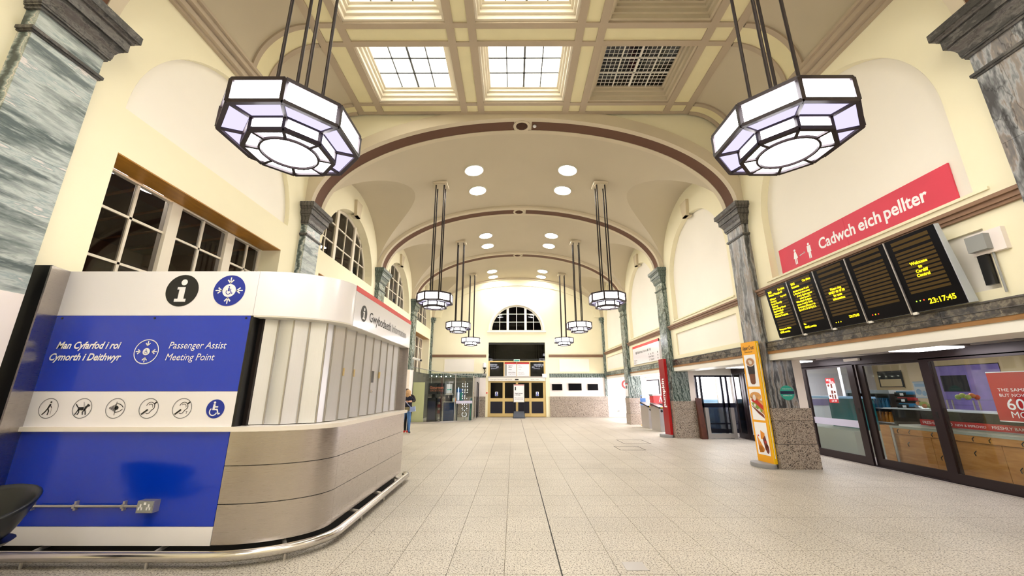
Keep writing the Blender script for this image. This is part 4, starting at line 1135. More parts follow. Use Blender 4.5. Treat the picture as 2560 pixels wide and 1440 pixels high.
# the six accessibility pictograms
IX = [-5.008, -4.645, -4.285, -3.925, -3.565, -3.205]; IZ, IR = 1.455, .103
def ic(k): return Decal((IX[k], KY - .003, IZ), (1, 0, 0), (0, 0, 1))
for k in range(5):
    d = ic(k); d.arc(0, 0, IR * .955, IR * 1.02, 0, 360, 40).build('pictogram_ring', 'grey_print', wb)
s = IR
d = ic(0); d.disc(.12 * s, .62 * s, .10 * s, 16).poly([(x * s, y * s) for x, y in ((.02, .46), (.20, .40), (.02, -.06), (-.14, -.02))]).stroke([(-.06 * s, 0), (-.26 * s, -.36 * s), (-.5 * s, -.62 * s)], .12 * s).stroke([(-.04 * s, -.02 * s), (.10 * s, -.3 * s), (.06 * s, -.64 * s)], .12 * s).stroke([(.10 * s, .34 * s), (.32 * s, .06 * s)], .07 * s).stroke([(.32 * s, .06 * s), (.36 * s, -.62 * s)], .03 * s)
d.build('walking_stick_pictogram', 'black_print', wb)
d = ic(1); d.poly([(x * s, y * s) for x, y in ((-.44, .12), (.16, .14), (.20, -.20), (-.40, -.20))]).poly([(x * s, y * s) for x, y in ((.24, .14), (.42, .30), (.50, .46), (.62, .40), (.78, .34), (.74, .20), (.56, .16), (.36, -.22), (.24, -.2))])
for pts in (((-.36, -.1), (-.46, -.36), (-.6, -.62)), ((-.34, -.1), (-.24, -.4), (-.34, -.62)), ((.3, -.1), (.14, -.4), (.2, -.62)), ((.32, -.1), (.44, -.4), (.5, -.62)), ((-.42, .08), (-.6, .26), (-.7, .4)), ((.06, .62), (.18, .14))): d.stroke([(x * s, y * s) for x, y in pts], .1 * s if pts[0][0] != .06 else .04 * s)
d.build('guide_dog_pictogram', 'black_print', wb)
d = ic(2); d.arc(.06 * s, -.42 * s, .86 * s, .93 * s, 35, 90, 16).arc(.06 * s, .50 * s, .86 * s, .92 * s, 270, 322, 16).disc(.12 * s, .04 * s, .2 * s, 20).stroke([(.02 * s, .66 * s), (.02 * s, -.68 * s)], .06 * s)
for j in range(6): d.stroke([((-.62 + j * .11) * s, (.10 + .06 * j) * s), ((-.62 + j * .11) * s, (-.02 - .06 * j) * s)], .06 * s)
d.build('eye_pictogram', 'black_print', wb)
for k in (3, 4):
    d = ic(k); d.stroke([(-.62 * s, -.58 * s), (-.1 * s, -.14 * s)], .16 * s).stroke([(.5 * s, .46 * s), (.72 * s, .64 * s)], .14 * s)
    d.arc(.14 * s, .18 * s, .40 * s, .46 * s, -30, 170, 20).arc(.14 * s, .18 * s, .22 * s, .27 * s, -20, 140, 16)
    d.stroke([(.5 * s, -.02 * s), (.3 * s, -.2 * s), (.14 * s, -.46 * s), (-.04 * s, -.54 * s), (-.22 * s, -.46 * s)], .06 * s)
    if k == 4: d.text('T', .42 * s, -.56 * s, .4 * s)
    d.build('ear_pictogram', 'black_print', wb)
d = Decal((IX[5], KY - .003, IZ - .005), (1, 0, 0), (0, 0, 1)); d.disc(0, 0, .098, 40).build('wheelchair_disc', 'blue_icon', wb)
d = Decal((IX[5], KY - .003, IZ - .005), (1, 0, 0), (0, 0, 1), .003); wheelchair(d, -.008, 0, .083); d.build('wheelchair_mark', 'white_print', wb)
# shutters: folding metal slats standing on the ledge
SP = []                                   # dense path inset behind the jamb
ins = -.17
arcN = 40
raw = [(-2.965, KY, 0, -1)] + [karc(i, arcN) for i in range(1, arcN + 1)]
raw += [(KX, KCY + (KEND - .06 - KCY) * i / 40, 1, 0) for i in range(1, 41)]
acc = [0.0]; ip = [(x + a * ins, y + b * ins) for x, y, a, b in raw]
for p, q in zip(ip, ip[1:]): acc.append(acc[-1] + math.hypot(q[0] - p[0], q[1] - p[1]))
def at_s(s):
    for i in range(len(acc) - 1):
        if acc[i + 1] >= s:
            f = (s - acc[i]) / max(1e-9, acc[i + 1] - acc[i]); r0, r1 = raw[i], raw[i + 1]
            return tuple(u + (v - u) * f for u, v in zip(r0, r1))
    return raw[-1]
NS = 21; SL = acc[-1] / NS
mats_ = ['shutter_white', 'shutter_grey']
for k in range(NS):
    a, b = at_s(k * SL + .004), at_s((k + 1) * SL - .004)
    zig = .035
    oa, ob = (ins - zig, ins + zig) if k % 2 else (ins + zig, ins - zig)
    A = (a[0] + a[2] * oa, a[1] + a[3] * oa); B = (b[0] + b[2] * ob, b[1] + b[3] * ob)
    nx, ny = (B[1] - A[1]), -(B[0] - A[0]); l = math.hypot(nx, ny); nx, ny = nx / l * .012, ny / l * .012
    mb = MB().hexa([(A[0], A[1], 1.275), (B[0], B[1], 1.275), (B[0] - nx, B[1] - ny, 1.275), (A[0] - nx, A[1] - ny, 1.275), (A[0], A[1], 2.455), (B[0], B[1], 2.455), (B[0] - nx, B[1] - ny, 2.455), (A[0] - nx, A[1] - ny, 2.455)])
    o = part('shutter_slat', mb, 'shutter_metal', kio)
    hx, hy = A[0] + nx * .5, A[1] + ny * .5
    part('hinge_edge', MB().tube([(hx, hy, 1.276), (hx, hy, 2.45)], .011, 6), 'alu', o, 40)
    if k in (7, 9, 14): part('lock_plate', MB().box(A[0] + .01, A[0] + .03, A[1] - .02, A[1] + .02, 1.83, 1.93), 'gold_frame', o)
    if k == 12:
        part('handle_plate', MB().box(B[0] + .0, B[0] + .05, B[1] - .10, B[1] + .05, 1.76, 1.94), 'black', o)
        part('knob', MB().ball((B[0] + .05, B[1] - .02, 1.62), .025), 'steel_rail', o, 60)
# left end post: black outer face, brushed steel return beside the panels
part('end_post', MB().hexa([(-5.345, 4.03, 0), (-5.13, 4.03, 0), (-5.25, KY, 0), (-5.345, KY, 0), (-5.345, 4.03, 2.99), (-5.13, 4.03, 2.99), (-5.25, KY, 2.99), (-5.345, KY, 2.99)]), 'black', kio)
part('steel_return', MB().hexa([(-5.135, 4.02, 0), (-5.115, 4.02, 0), (-5.228, KY + .0, 0), (-5.26, KY + .02, 0), (-5.135, 4.02, 2.98), (-5.115, 4.02, 2.98), (-5.228, KY + .0, 3.0), (-5.26, KY + .02, 3.0)]), 'steel', kio)
# bumper rail with brackets
rp = [(x + a * .11, y + b * .11, .10) for x, y, a, b in kpath(-5.2, 28, KEND + .05)]
rp += [(KX + .09, KEND + .13, .10), (KX + .02, KEND + .17, .10)]
part('bumper_rail', MB().tube(rp, .047, 14), 'steel_rail', kio, 40)
for x, y, a, b in [(-4.7, KY, 0, -1), (-3.5, KY, 0, -1)] + [CURVE[12]] + [(KX, 5.6, 1, 0), (KX, 6.5, 1, 0), (KX, 7.5, 1, 0)]:
    part('rail_bracket', MB().tube([(x - a * .1, y - b * .1, .13), (x + a * .11, y + b * .11, .10)], .02, 8), 'alu', kio)
    part('rail_foot', MB().tube([(x + a * .11, y + b * .11, .0), (x + a * .11, y + b * .11, .08)], .016, 8), 'alu', kio)
# socket run on the lower panel
zc = .515
part('conduit', MB().tube([(-5.02, KY - .028, zc), (-3.70, KY - .028, zc)], .013, 10), 'alu', kio, 40)
for x in (-4.86, -4.42, -3.93):
    part('conduit_clip', MB().box(x - .012, x + .012, KY - .046, KY, zc - .018, zc + .018).box(x - .01, x + .01, KY - .03, KY, zc + .018, zc + .045).box(x - .01, x + .01, KY - .03, KY, zc - .04, zc - .018), 'alu', kio)
for x0, x1 in ((-3.75, -3.585), (-5.14, -4.99)):
    bx_ = part('socket_box', MB().box(x0, x1, KY - .075, KY, zc - .05, zc + .06), 'alu', kio)
    if x0 > -4:
        part('socket_plate', MB().box(x0 + .005, x1 - .005, KY - .08, KY - .075, zc - .045, zc + .055), 'plastic_grey', bx_)
        for xx in (x0 + .042, x1 - .042):
            d = Decal((xx, KY - .081, zc), (1, 0, 0), (0, 0, 1)); d.rect(-.008, .008, .008, .032).rect(-.022, -.022, -.008, .0).rect(.008, -.022, .022, .0).rect(-.022, -.004, .022, .004); d.build('socket_holes', 'white_print', bx_)
        d = Decal(((x0 + x1) / 2, KY - .081, zc), (1, 0, 0), (0, 0, 1)); d.rect(-.012, .026, .012, .048).build('switch', 'white_print', bx_)
# loudspeaker / projector on the kiosk roof
t = thing('wall_sounder', (-2.6, 7.35, 3.0), 'white cylindrical device standing on the kiosk roof behind the sign', 'sounder')
part('bracket', MB().box(-2.63, -2.57, 7.28, 7.42, 2.99, 3.06), 'plastic_grey', t)
part('barrel', MB().lathe([(.02, -.12), (.085, -.12), (.09, .10), (.07, .13), (.0, .13)], (-2.6, 7.35, 3.13), 16, 'x'), 'plastic_white', t, 40)
part('front_ring', MB().lathe([(.05, .131), (.085, .131), (.085, .115)], (-2.6, 7.35, 3.13), 16, 'x', caps=False), 'plastic_grey', t)

# dark seat shell cut off by the left edge of the picture
SX, SY = -4.40, 3.44
t = thing('waiting_seat', (SX, SY, 0), 'black plastic bucket seat with blue cushion at the left edge before the kiosk', 'seat')
sh = MB()
def seat_f(u, v):
    a = math.radians(-35 + 250 * u); r = .24 + .17 * v ** .7
    return (SX + r * math.cos(a), SY + r * .8 * math.sin(a), .46 + v * (.25 + .12 * math.sin(a)))
sh.grid(seat_f, 28, 8)
so = part('seat_shell', sh, 'seat_black', t, 60); md = so.modifiers.new('thick', 'SOLIDIFY'); md.thickness = .025
part('shell_base', MB().lathe([(.02, .38), (.2, .38), (.29, .45), (.0, .46)], (SX, SY, 0), 24, caps=False), 'seat_black', t, 40)
part('cushion', MB().lathe([(.0, .46), (.25, .46), (.275, .49), (.275, .53), (.25, .555), (0, .56)], (SX + .08, SY - .22, -.1), 24), 'seat_blue', t, 40)
part('pedestal', MB().lathe([(.22, 0), (.22, .02), (.05, .05), (.045, .38)], (SX, SY, 0), 16), 'iron', t, 40)

# =================================================================== RIGHT WALL: banner, departure board, signs
BK = 6.07 / 5.92                          # the banner stands on the sill inside the recess
def bz(z): return EYE + (z - EYE) * BK
bx = 6.065
t = thing('wall_banner', (bx + .02, 6.3 * BK, bz(4.05)), 'long red banner with white lettering on the right wall above the departure board', 'banner')
part('banner_sheet', MB().box(bx, bx + .022, 4.61 * BK, 6.325 * BK, bz(4.05), bz(4.635)), 'red_banner', t); part('banner_sheet', MB().box(bx, bx + .022, 6.329 * BK, 8.035 * BK, bz(4.05), bz(4.635)), 'red_banner', t)
bo = (bx, 8.035 * BK, bz(4.05))
for w_, x_, f_ in (('Cadwch', 1.085, .80), ('eich', 1.955, .41), ('pellter', 2.42, .66)):
    d = Decal(bo, (0, -1, 0), (0, 0, 1)); d.text(w_, x_ * BK, .215, .308, bold=.007, fit=f_ * BK).build('lettering', 'white_print', t)
def figure(d, cx, z0, h, skirt):
    d.disc(cx, z0 + h * .92, h * .08, 16)
    if skirt: d.poly([(cx - .07 * h, z0 + .82 * h), (cx + .07 * h, z0 + .82 * h), (cx + .19 * h, z0 + .38 * h), (cx + .1 * h, z0 + .38 * h), (cx + .1 * h, z0), (cx + .02 * h, z0), (cx + .015 * h, z0 + .36 * h), (cx - .015 * h, z0 + .36 * h), (cx - .02 * h, z0), (cx - .1 * h, z0), (cx - .1 * h, z0 + .38 * h), (cx - .19 * h, z0 + .38 * h)])
    else: d.poly([(cx - .14 * h, z0 + .82 * h), (cx + .14 * h, z0 + .82 * h), (cx + .16 * h, z0 + .42 * h), (cx + .10 * h, z0 + .42 * h), (cx + .10 * h, z0), (cx + .02 * h, z0), (cx, z0 + .4 * h), (cx - .02 * h, z0), (cx - .10 * h, z0), (cx - .10 * h, z0 + .42 * h), (cx - .16 * h, z0 + .42 * h)])
for cx, sk in ((.47, True), (.86, False)):
    d = Decal(bo, (0, -1, 0), (0, 0, 1)); figure(d, cx, .13, .33, sk); d.build('distance_figure', 'white_print', t)
d = Decal(bo, (0, -1, 0), (0, 0, 1)); d.stroke([(.585, .28), (.74, .30)], .012)
for x, y, s_ in ((.575, .279, 1), (.75, .301, -1)): d.poly([(x, y), (x + s_ * .04, y + .02), (x + s_ * .04, y - .02)])
d.build('distance_arrow', 'white_print', t)

# departure board
BY0, BY1 = 4.70, 8.24
bt, bb = Vector((5.58, 0, 3.78)), Vector((5.73, 0, 2.71))
bv = (bt - bb); BH = bv.length; bv.normalize()
t = thing('departure_board', (5.8, 6.5, 2.7), 'wide black departure board of five panels with yellow lettering on the right wall', 'departure board')
nrm = Vector((-bv.z, 0, bv.x))            # out of the face, towards the hall
def BP(y, h, dpt=0.0): return tuple(bb + bv * h + nrm * dpt + Vector((0, y, 0)))
cs = MB().hexa([BP(BY0, 0, -.13), BP(BY0, 0.0, -.01), BP(BY1, 0, -.01), BP(BY1, 0, -.13), BP(BY0, BH, -.07), BP(BY0, BH, -.01), BP(BY1, BH, -.01), BP(BY1, BH, -.07)])
part('casing', cs, 'case_grey', t)
part('wall_bracket', MB().box(5.70, XR, 5.2, 5.3, 2.95, 3.05).box(5.70, XR, 7.6, 7.7, 2.95, 3.05).box(5.66, XR, 5.2, 5.3, 3.45, 3.5).box(5.66, XR, 7.6, 7.7, 3.45, 3.5), 'alu', t)
PW = (BY1 - BY0) / 5
ROWS_T = [
 [(.90, '2330', 'L', .052), (.90, 'On time', 'R', .052), (.84, 'Bristol Temple M', 'L', .052), (.765, 'Calling at:', 'L', .042), (.765, 'Page 1 of 1', 'R', .036), (.715, 'Newport', 'L', .042), (.665, 'Severn Tunnel Jn', 'L', .042), (.615, 'Patchway', 'L', .042), (.565, 'Filton Abbey Wood', 'L', .042), (.515, 'Stapleton Road', 'L', .042), (.465, 'Lawrence Hill', 'L', .042), (.415, '& Bristol Temple M.', 'L', .042), (.155, 'Transport for Wales', 'L', .036), (.095, 'GWR service', 'L', .046)],
 [(.90, '2351', 'L', .052), (.90, 'On time', 'R', .052), (.84, 'Swansea', 'L', .052), (.765, '1st class zones K and', 'L', .042), (.715, 'L Standard class zone', 'L', .042), (.665, 'A to J. Cycle spaces', 'C', .042), (.615, 'zones 2 and 7.', 'C', .042), (.565, 'Wheelchair facilities', 'L', .042), (.515, 'zones 1 and 8. Train', 'L', .042), (.465, 'formation (Zones 1 to', 'L', .042), (.415, '9): A B C D G H J K L', 'L', .042), (.155, 'Via:', 'L', .036), (.095, 'GWR service', 'L', .046)],
 [(.60, 'Please ring', 'C', .046), (.545, '03457 48 49 50', 'C', .046), (.49, 'for train', 'C', .046), (.435, 'information', 'C', .046), (.115, '23:17:45', 'R', .05)],
 [],
 [(.60, 'Welcome', 'C', .05), (.545, 'to', 'C', .05), (.49, 'Cardiff', 'C', .05), (.435, 'Central', 'C', .05), (.08, '23:17:45', 'R', .085)]]
pn_lab = ['', '', '', '', '']
for k in range(5):
    y1 = BY1 - k * PW; y0 = y1 - PW                       # panel 0 is the far one
    sc = part('display_panel', MB().hexa([BP(y0 + .012, .0, -.02), BP(y1 - .012, .0, -.02), BP(y1 - .012, .0, 0), BP(y0 + .012, .0, 0), BP(y0 + .012, BH, -.02), BP(y1 - .012, BH, -.02), BP(y1 - .012, BH, 0), BP(y0 + .012, BH, 0)]), 'screen_black', t)
    o = BP(y1 - .09, 0, 0.0)
    w = PW - .19
    rowz = [.94, .86] + [.78 - .053 * i for i in range(12)]
    if k == 4: rowz = [.92, .85] + [.78 - .053 * i for i in range(11)]
    for i, f in enumerate(rowz):
        if f < .13: continue
        d = Decal(o, (0, -1, 0), bv); h = .05 if i < 2 else .036
        d.rect(0, f * BH - .012, w, f * BH - .012 + h)
        d.build('display_row', 'led_row', sc)
    for f, s_, al, sz in ROWS_T[k]:
        d = Decal(o, (0, -1, 0), bv, .003)
        al_ = {'L': 'LEFT', 'R': 'RIGHT', 'C': 'CENTER'}[al]; x = {'L': .0, 'R': w, 'C': w / 2}[al]
        d.text(s_, x, f * BH - .005, sz * 1.15, 0, .0018, al_).build('led_text', 'led', sc)
    if k >= 2:
        for i, mm in enumerate((('led', 'led', 'led'), ('led_red', 'led', 'led_red'), ('led_green', 'led_green', 'led_red'))[k - 2]):
            d = Decal(o, (0, -1, 0), bv, .003); d.disc(.03 + i * .05, .135 * BH if k == 4 else .08 * BH, .009, 12).build('status_light', mm, sc)
    if k: part('divider', MB().hexa([BP(y1 - .008, -.02, -.02), BP(y1 + .008, -.02, -.02), BP(y1 + .008, -.02, .02), BP(y1 - .008, -.02, .02), BP(y1 - .008, BH, -.02), BP(y1 + .008, BH, -.02), BP(y1 + .008, BH, .012), BP(y1 - .008, BH, .012)]), 'alu', t)
    part('latch', MB().hexa([BP(y1 - .07, -.03, -.02), BP(y1 - .01, -.03, -.02), BP(y1 - .01, -.03, .01), BP(y1 - .07, -.03, .01), BP(y1 - .07, .005, -.02), BP(y1 - .01, .005, -.02), BP(y1 - .01, .005, .01), BP(y1 - .07, .005, .01)]), 'white_paint', t)
# junction box on the wall beside the board
t = thing('junction_box', (XR - .1, 4.45, 3.2), 'grey electrical junction box on the right wall beside the departure board', 'junction box')
part('backplate', MB().box(XR - .06, XR - .001, 4.28, 4.62, 3.28, 3.56), 'plaster_low', t)
part('box_body', MB().box(XR - .14, XR - .06, 4.40, 4.60, 3.32, 3.52), 'plastic_grey', t)
part('cable_duct', MB().box(XR - .05, XR - .001, 4.50, 4.60, 2.9, 3.28), 'black', t)
part('conduit', MB().tube([(XR - .03, 4.44, 2.78), (XR - .03, 4.44, 3.3)], .012), 'plastic_grey', t)

# white wayfinding sign in bay two
t = thing('platform_sign', (XR - .03, 17.3, 2.83), 'white platform information sign with red top edge on the right wall', 'sign')
a, b = 15.55, 19.0
part('sign_panel', MB().box(XR - .04, XR + .05, a, b, 2.80, 3.66), 'sign_white', t)
part('red_edge', MB().box(XR - .045, XR, a, b, 3.56, 3.67), 'red_bright', t)
o = (XR - .041, b, 2.80)
d = Decal(o, (0, -1, 0), (0, 0, 1)); d.text('Platfformau', .62, .48, .17, bold=.003, fit=.8).text('Platforms', 1.48, .48, .17, fit=.55).text('1-7', 2.12, .48, .15); d.disc(.5, .53, .07, 20)
d.disc(2.12, .53, .06, 20).disc(2.42, .53, .06, 20); d.build('lettering', 'grey_print', t)
d = Decal(o, (0, -1, 0), (0, 0, 1))
for i, (s1, z) in enumerate((('1 a 2', .31), ('Toiledau Toilets', .19), ('3 - 7 Gatwick', .07))): d.text(s1, 2.1 + .05 * i, z, .10, fit=.62); d.disc(3.25, z + .03, .035, 14)
d.text('Tacsis Taxis', .12, .16, .09, bold=.001); d.text('Bws Bus', .12, .06, .09); d.build('lettering', 'black_print', t)

# yellow food totem and red totem standing at the piers
def totem(name, base, ang, W_, H_, T_, face, edge, label, cat):
    t = thing(name, (base[0], base[1], 0), label, cat, rz=ang)
    OFF[t.name] = Vector((0, 0, 0))       # parts built in local space: x along the face, -y outwards
    bs = MB().lathe([(1.0, 0), (1.03, .03), (1.0, .085), (.95, .09)], (0, 0, 0), 28); bs.v = [(x * .31, y * .20 - .11, z) for x, y, z in bs.v]
    part('base', bs, 'base_grey', t, 30)
    part('panel', MB().box(-W_ / 2, W_ / 2, -T_ / 2, T_ / 2, .09, H_), face, t)
    return t
ang = math.atan2(-.47, .05)
t = totem('food_totem', (5.655, 9.22), ang, .48, 2.75, .075, 'totem_orange', 'totem_yellow', 'tall yellow food advertising totem with three food photographs at the near right pier', 'advertising totem')
part('edge_strip', MB().box(.241, .258, -.0385, .0385, .09, 2.75), 'totem_yellow', t)
part('edge_rib', MB().box(.258, .261, -.008, .004, .2, 2.7), 'white_print', t)
fo2 = (0, -.039, 0)
for z0, z1 in ((1.72, 2.45), (.98, 1.66), (.24, .93)):
    d = Decal(fo2, (1, 0, 0), (0, 0, 1)); d.rect(-.19, z0, .19, z1); d.build('photo_panel', 'white_print', t)
mat('cof', (176, 128, 92), .5); mat('foam', (232, 220, 206), .5); mat('cupdark', (40, 28, 34), .5); mat('cupbrown', (116, 66, 40), .5, var=.2, vscale=30)
mat('bread', (216, 158, 92), .6, var=.15, vscale=20); mat('tomato', (196, 44, 30), .5); mat('lettuce', (132, 156, 60), .6); mat('nacho', (236, 150, 48), .6, var=.12, vscale=25); mat('meat', (120, 52, 36), .6); mat('onion', (234, 222, 214), .5)
def dd(l=.003): return Decal(fo2, (1, 0, 0), (0, 0, 1), l)
dd().poly([(-.13, 2.27), (.13, 2.27), (.08, 1.80), (.04, 1.77), (-.04, 1.77), (-.08, 1.80)]).build('cup_print', 'cupbrown', t)
dd(.004).poly([(-.128, 2.25), (.128, 2.25), (.105, 2.0), (-.105, 2.0)]).build('cup_sleeve_print', 'cupdark', t)
dd(.005).disc(0, 2.28, .15, 28, .105).build('cup_rim_print', 'onion', t)
dd(.006).disc(0, 2.28, .13, 28, .09).build('coffee_print', 'cof', t)
dd(.007).disc(.01, 2.27, .05, 20, .045).disc(-.02, 2.30, .04, 16, .03).build('foam_print', 'foam', t)
dd().disc(0, 1.50, .18, 24, .10).poly([(-.19, 1.5), (.19, 1.4), (.19, 1.1), (.1, 1.16)]).build('bread_print', 'bread', t)
dd(.004).poly([(-.17, 1.42), (-.02, 1.46), (.19, 1.30), (.19, 1.20), (-.10, 1.36)]).build('tomato_print', 'tomato', t)
dd(.005).poly([(-.17, 1.36), (-.06, 1.36), (.16, 1.20), (.13, 1.15), (-.12, 1.28)]).build('lettuce_print', 'lettuce', t)
dd(.006).poly([(-.19, 1.30), (-.10, 1.26), (.17, 1.10), (.19, 1.02), (.02, 1.12)]).build('meat_print', 'meat', t)
dd(.007).disc(-.04, 1.47, .05, 16, .07).disc(-.06, 1.3, .035).disc(.06, 1.2, .035).build('onion_print', 'onion', t)
dd().poly([(-.16, .66), (-.02, .44), (.02, .34), (-.14, .34)]).poly([(-.02, .76), (.10, .70), (.06, .56), (-.04, .58)]).poly([(-.15, .5), (.0, .30), (-.13, .28)]).disc(-.06, .36, .09, 20, .07).build('nacho_print', 'nacho', t)
dd(.004).poly([(.02, .58), (.10, .66), (.15, .42), (.06, .34)]).disc(.12, .38, .05, 18, .1).build('meat_print', 'meat', t)
dd(.005).disc(-.10, .64, .02, 12).disc(.09, .52, .03, 12).build('tomato_print', 'tomato', t)
dd().text('Upper Crust', -.20, 2.57, .13, .35, .0015, fit=.38).build('lettering', 'cupdark', t)
dd().text('baked in the oven', -.14, 2.50, .05, .2, 0, fit=.26).build('lettering', 'cupdark', t)
t = totem('red_totem', (5.64, 14.72), math.atan2(-.42, .06), .36, 2.76, .10, 'crimson', 'crimson', 'tall dark red totem with white vertical lettering beside the second pier', 'advertising totem')
part('edge_strip', MB().box(.181, .195, -.051, .051, .09, 2.76), 'red_sign', t)
d = Decal((0, -.051, 0), (1, 0, 0), (0, 0, 1)); d.text('pumpkin', .07, 1.02, .26, 0, .008, rot=90, fit=1.02); d.build('lettering', 'white_print', t)
# round teal sticker and paper notice on the piers
t = thing('round_sticker', (6.16, 8.9, 1.58), 'round teal sticker with navy band on the near right pier', 'sticker')
yy = PIL_Y[1] - .004
part('disc', MB().lathe([(.16, yy - .004), (.16, yy)], (6.16, 0, 1.58), 36, 'y'), 'teal', t)
part('band', MB().box(6.006, 6.314, yy - .0055, yy - .004, 1.555, 1.615), 'navy', t)
d = Decal((6.16, yy - .0045, 1.58), (1, 0, 0), (0, 0, 1)); d.text('DIOGELU EIN GILYDD', 0, .075, .03, align='CENTER', fit=.2).text('KEEPING SAFE', 0, -.07, .03, align='CENTER', fit=.2); d.build('lettering', 'white_print', t)
t = thing('pier_notice', (XR - PIL_P - .01, 20.05, 1.35), 'white paper notice with red edge fixed to the third pier', 'notice')
xx = XR - PIL_P
part('sheet', MB().box(xx - .012, xx - .001, 19.85, 20.3, 1.32, 1.95), 'white_print', t); part('red_edge', MB().box(xx - .014, xx - .001, 19.85, 20.3, 1.90, 1.95), 'red_bright', t); part('picture', MB().box(xx - .014, xx - .012, 19.95, 20.2, 1.7, 1.85), 'grey_print', t)
t = thing('clock_sign', (6.3, 19.60, 1.9), 'round red bordered sign projecting beside the passage opening at the far right', 'sign')
part('disc', MB().lathe([(.24, 0), (.26, .02), (.26, .06), (.24, .08)], (6.65, 23.2, 1.95), 28, 'y'), 'red_bright', t, 30)
part('face', MB().lathe([(.16, -.004), (.16, .0)], (6.65, 23.2, 1.95), 28, 'y'), 'white_print', t)
part('bracket', MB().box(6.62, 6.68, 23.25, 23.3, 2.2, 2.42), 'black', t)

# =================================================================== SHOP FRONT AND SHOP ON THE RIGHT
mat('shop_cream', (206, 184, 140), .7, var=.08, vscale=.8); mat('shop_white', (232, 232, 236), .6); mat('shop_purple', (150, 138, 176), .6)
mat('counter_grey', (176, 180, 168), .5); mat('poster_purple', (120, 104, 170), .5, var=.25, vscale=3); mat('poster_red', (190, 26, 32), .5)
mat('fruit_green', (176, 186, 84), .5); mat('fruit_orange', (224, 130, 56), .5); mat('drink_blue', (40, 130, 180), .3); mat('drink_white', (224, 232, 240), .3); mat('drink_amber', (220, 140, 30), .3); mat('drink_yellow', (222, 196, 60), .3); mat('drink_teal', (30, 120, 130), .3)
mat('frost', (206, 204, 226), .6); mat('chair_red', (110, 26, 30), .5); mat('paper_blue', (150, 190, 226), .5)
sf = struct('door_2', MB().box(PX, PX + .14, 3.2, 14.6, 2.22, 2.40).box(PX + .02, PX + .12, 3.2, 14.6, 0, .02), 'dark_frame')
def leaf(y0, y1, x=PX, st=.17, stick=None):
    o = part('sliding_leaf', MB().box(x, x + .05, y0, y0 + st, .02, 2.24).box(x, x + .05, y1 - st, y1, .02, 2.24).box(x, x + .05, y0 + st, y1 - st, .02, .18).box(x, x + .05, y0 + st, y1 - st, 2.18, 2.24), 'dark_frame', sf)
    part('pane', MB().box(x + .02, x + .028, y0 + st, y1 - st, .18, 2.18), 'glass', o)
    for yy in (y0 + st * .5, y1 - st * .5): part('finger_pull', MB().box(x - .003, x, yy - .02, yy + .02, 1.12, 1.24), 'black', o)
    return o
l1 = leaf(9.25, 10.95); leaf(7.55, 9.24, PX + .07); leaf(5.55, 7.72); leaf(3.6, 5.6, PX + .07)
for y0, y1 in ((10.97, 12.4), (12.42, 13.85), (13.87, 14.5)): leaf(y0, y1, PX + .02, .10)
part('safety_band', MB().box(PX + .012, PX + .018, 9.42, 10.78, .79, .95), 'frost', l1)
t = thing('meal_poster', (PX + .01, 10.0, 1.33), 'narrow white and maroon meal offer poster on the glass shop door', 'poster')
part('sheet', MB().box(PX + .008, PX + .014, 9.86, 10.14, 1.33, 1.93), 'white_print', t)
part('header', MB().box(PX + .004, PX + .008, 9.86, 10.14, 1.80, 1.93), 'poster_red', t); part('footer', MB().box(PX + .004, PX + .008, 9.86, 10.14, 1.33, 1.42), 'poster_red', t)
d = Decal((PX + .004, 10.13, 1.33), (0, -1, 0), (0, 0, 1)); d.text('MEAL', .02, .53, .075, bold=.001, fit=.15).text('DEAL', .1, .48, .075, bold=.001, fit=.15).text('£4.99', .06, .02, .075, bold=.001); d.build('lettering', 'white_print', t)
d = Decal((PX + .008, 10.13, 1.33), (0, -1, 0), (0, 0, 1)); d.disc(.05, .42, .03).disc(.21, .26, .03).disc(.05, .16, .03).rect(.12, .36, .17, .46).rect(.10, .22, .16, .30).rect(.1, .1, .14, .2).rect(.18, .1, .22, .2); d.build('food_print', 'meat', t)
solo('door_sensor', MB().box(PX - .05, PX, 9.0, 9.4, 2.30, 2.36), 'ledge_white', (PX - .02, 9.2, 2.3), 'small white door sensor above the shop sliding doors', 'sensor')
shop = struct('wall_shop', MB().box(12.8, 12.9, 2, YEND, 0, 2.9), 'shop_cream')
part('shop_ceiling', MB().box(PX + .12, 12.8, 1.6, YEND, 2.62, 2.68), 'ceiling_tile', shop)
part('shop_cross_wall', MB().box(PX + .5, 12.8, 14.5, 14.6, 0, 2.64), 'shop_white', shop)
part('purple_band', MB().box(PX + .5, 12.8, 14.48, 14.5, 1.10, 1.32), 'shop_purple', shop)
part('counter_back_wall', MB().box(11.2, 11.3, 5.0, 12.2, 0, 2.64), 'shop_cream', shop)
part('side_screen', MB().box(10.2, 11.3, 12.2, 12.3, 0, 2.64), 'shop_white', shop)
for i, (x, y, sx, sy) in enumerate(((9.6, 12.9, .5, .8), (9.7, 9.2, .35, .5), (9.6, 6.2, .3, .4))):
    t = thing('shop_ceiling_light', (x, y, 2.58), ['lit ceiling panel at the bright back end of the shop', 'lit ceiling panel above the drinks fridge in the shop', 'lit ceiling panel above the shop counter'][i], 'ceiling light', 'panels lighting the shop')
    part('frame', MB().box(x - sx, x + sx, y - sy, y + sy, 2.59, 2.62), 'alu', t)
    part('diffuser', MB().box(x - sx + .04, x + sx - .04, y - sy + .04, y + sy - .04, 2.58, 2.592), 'panel_light', t)
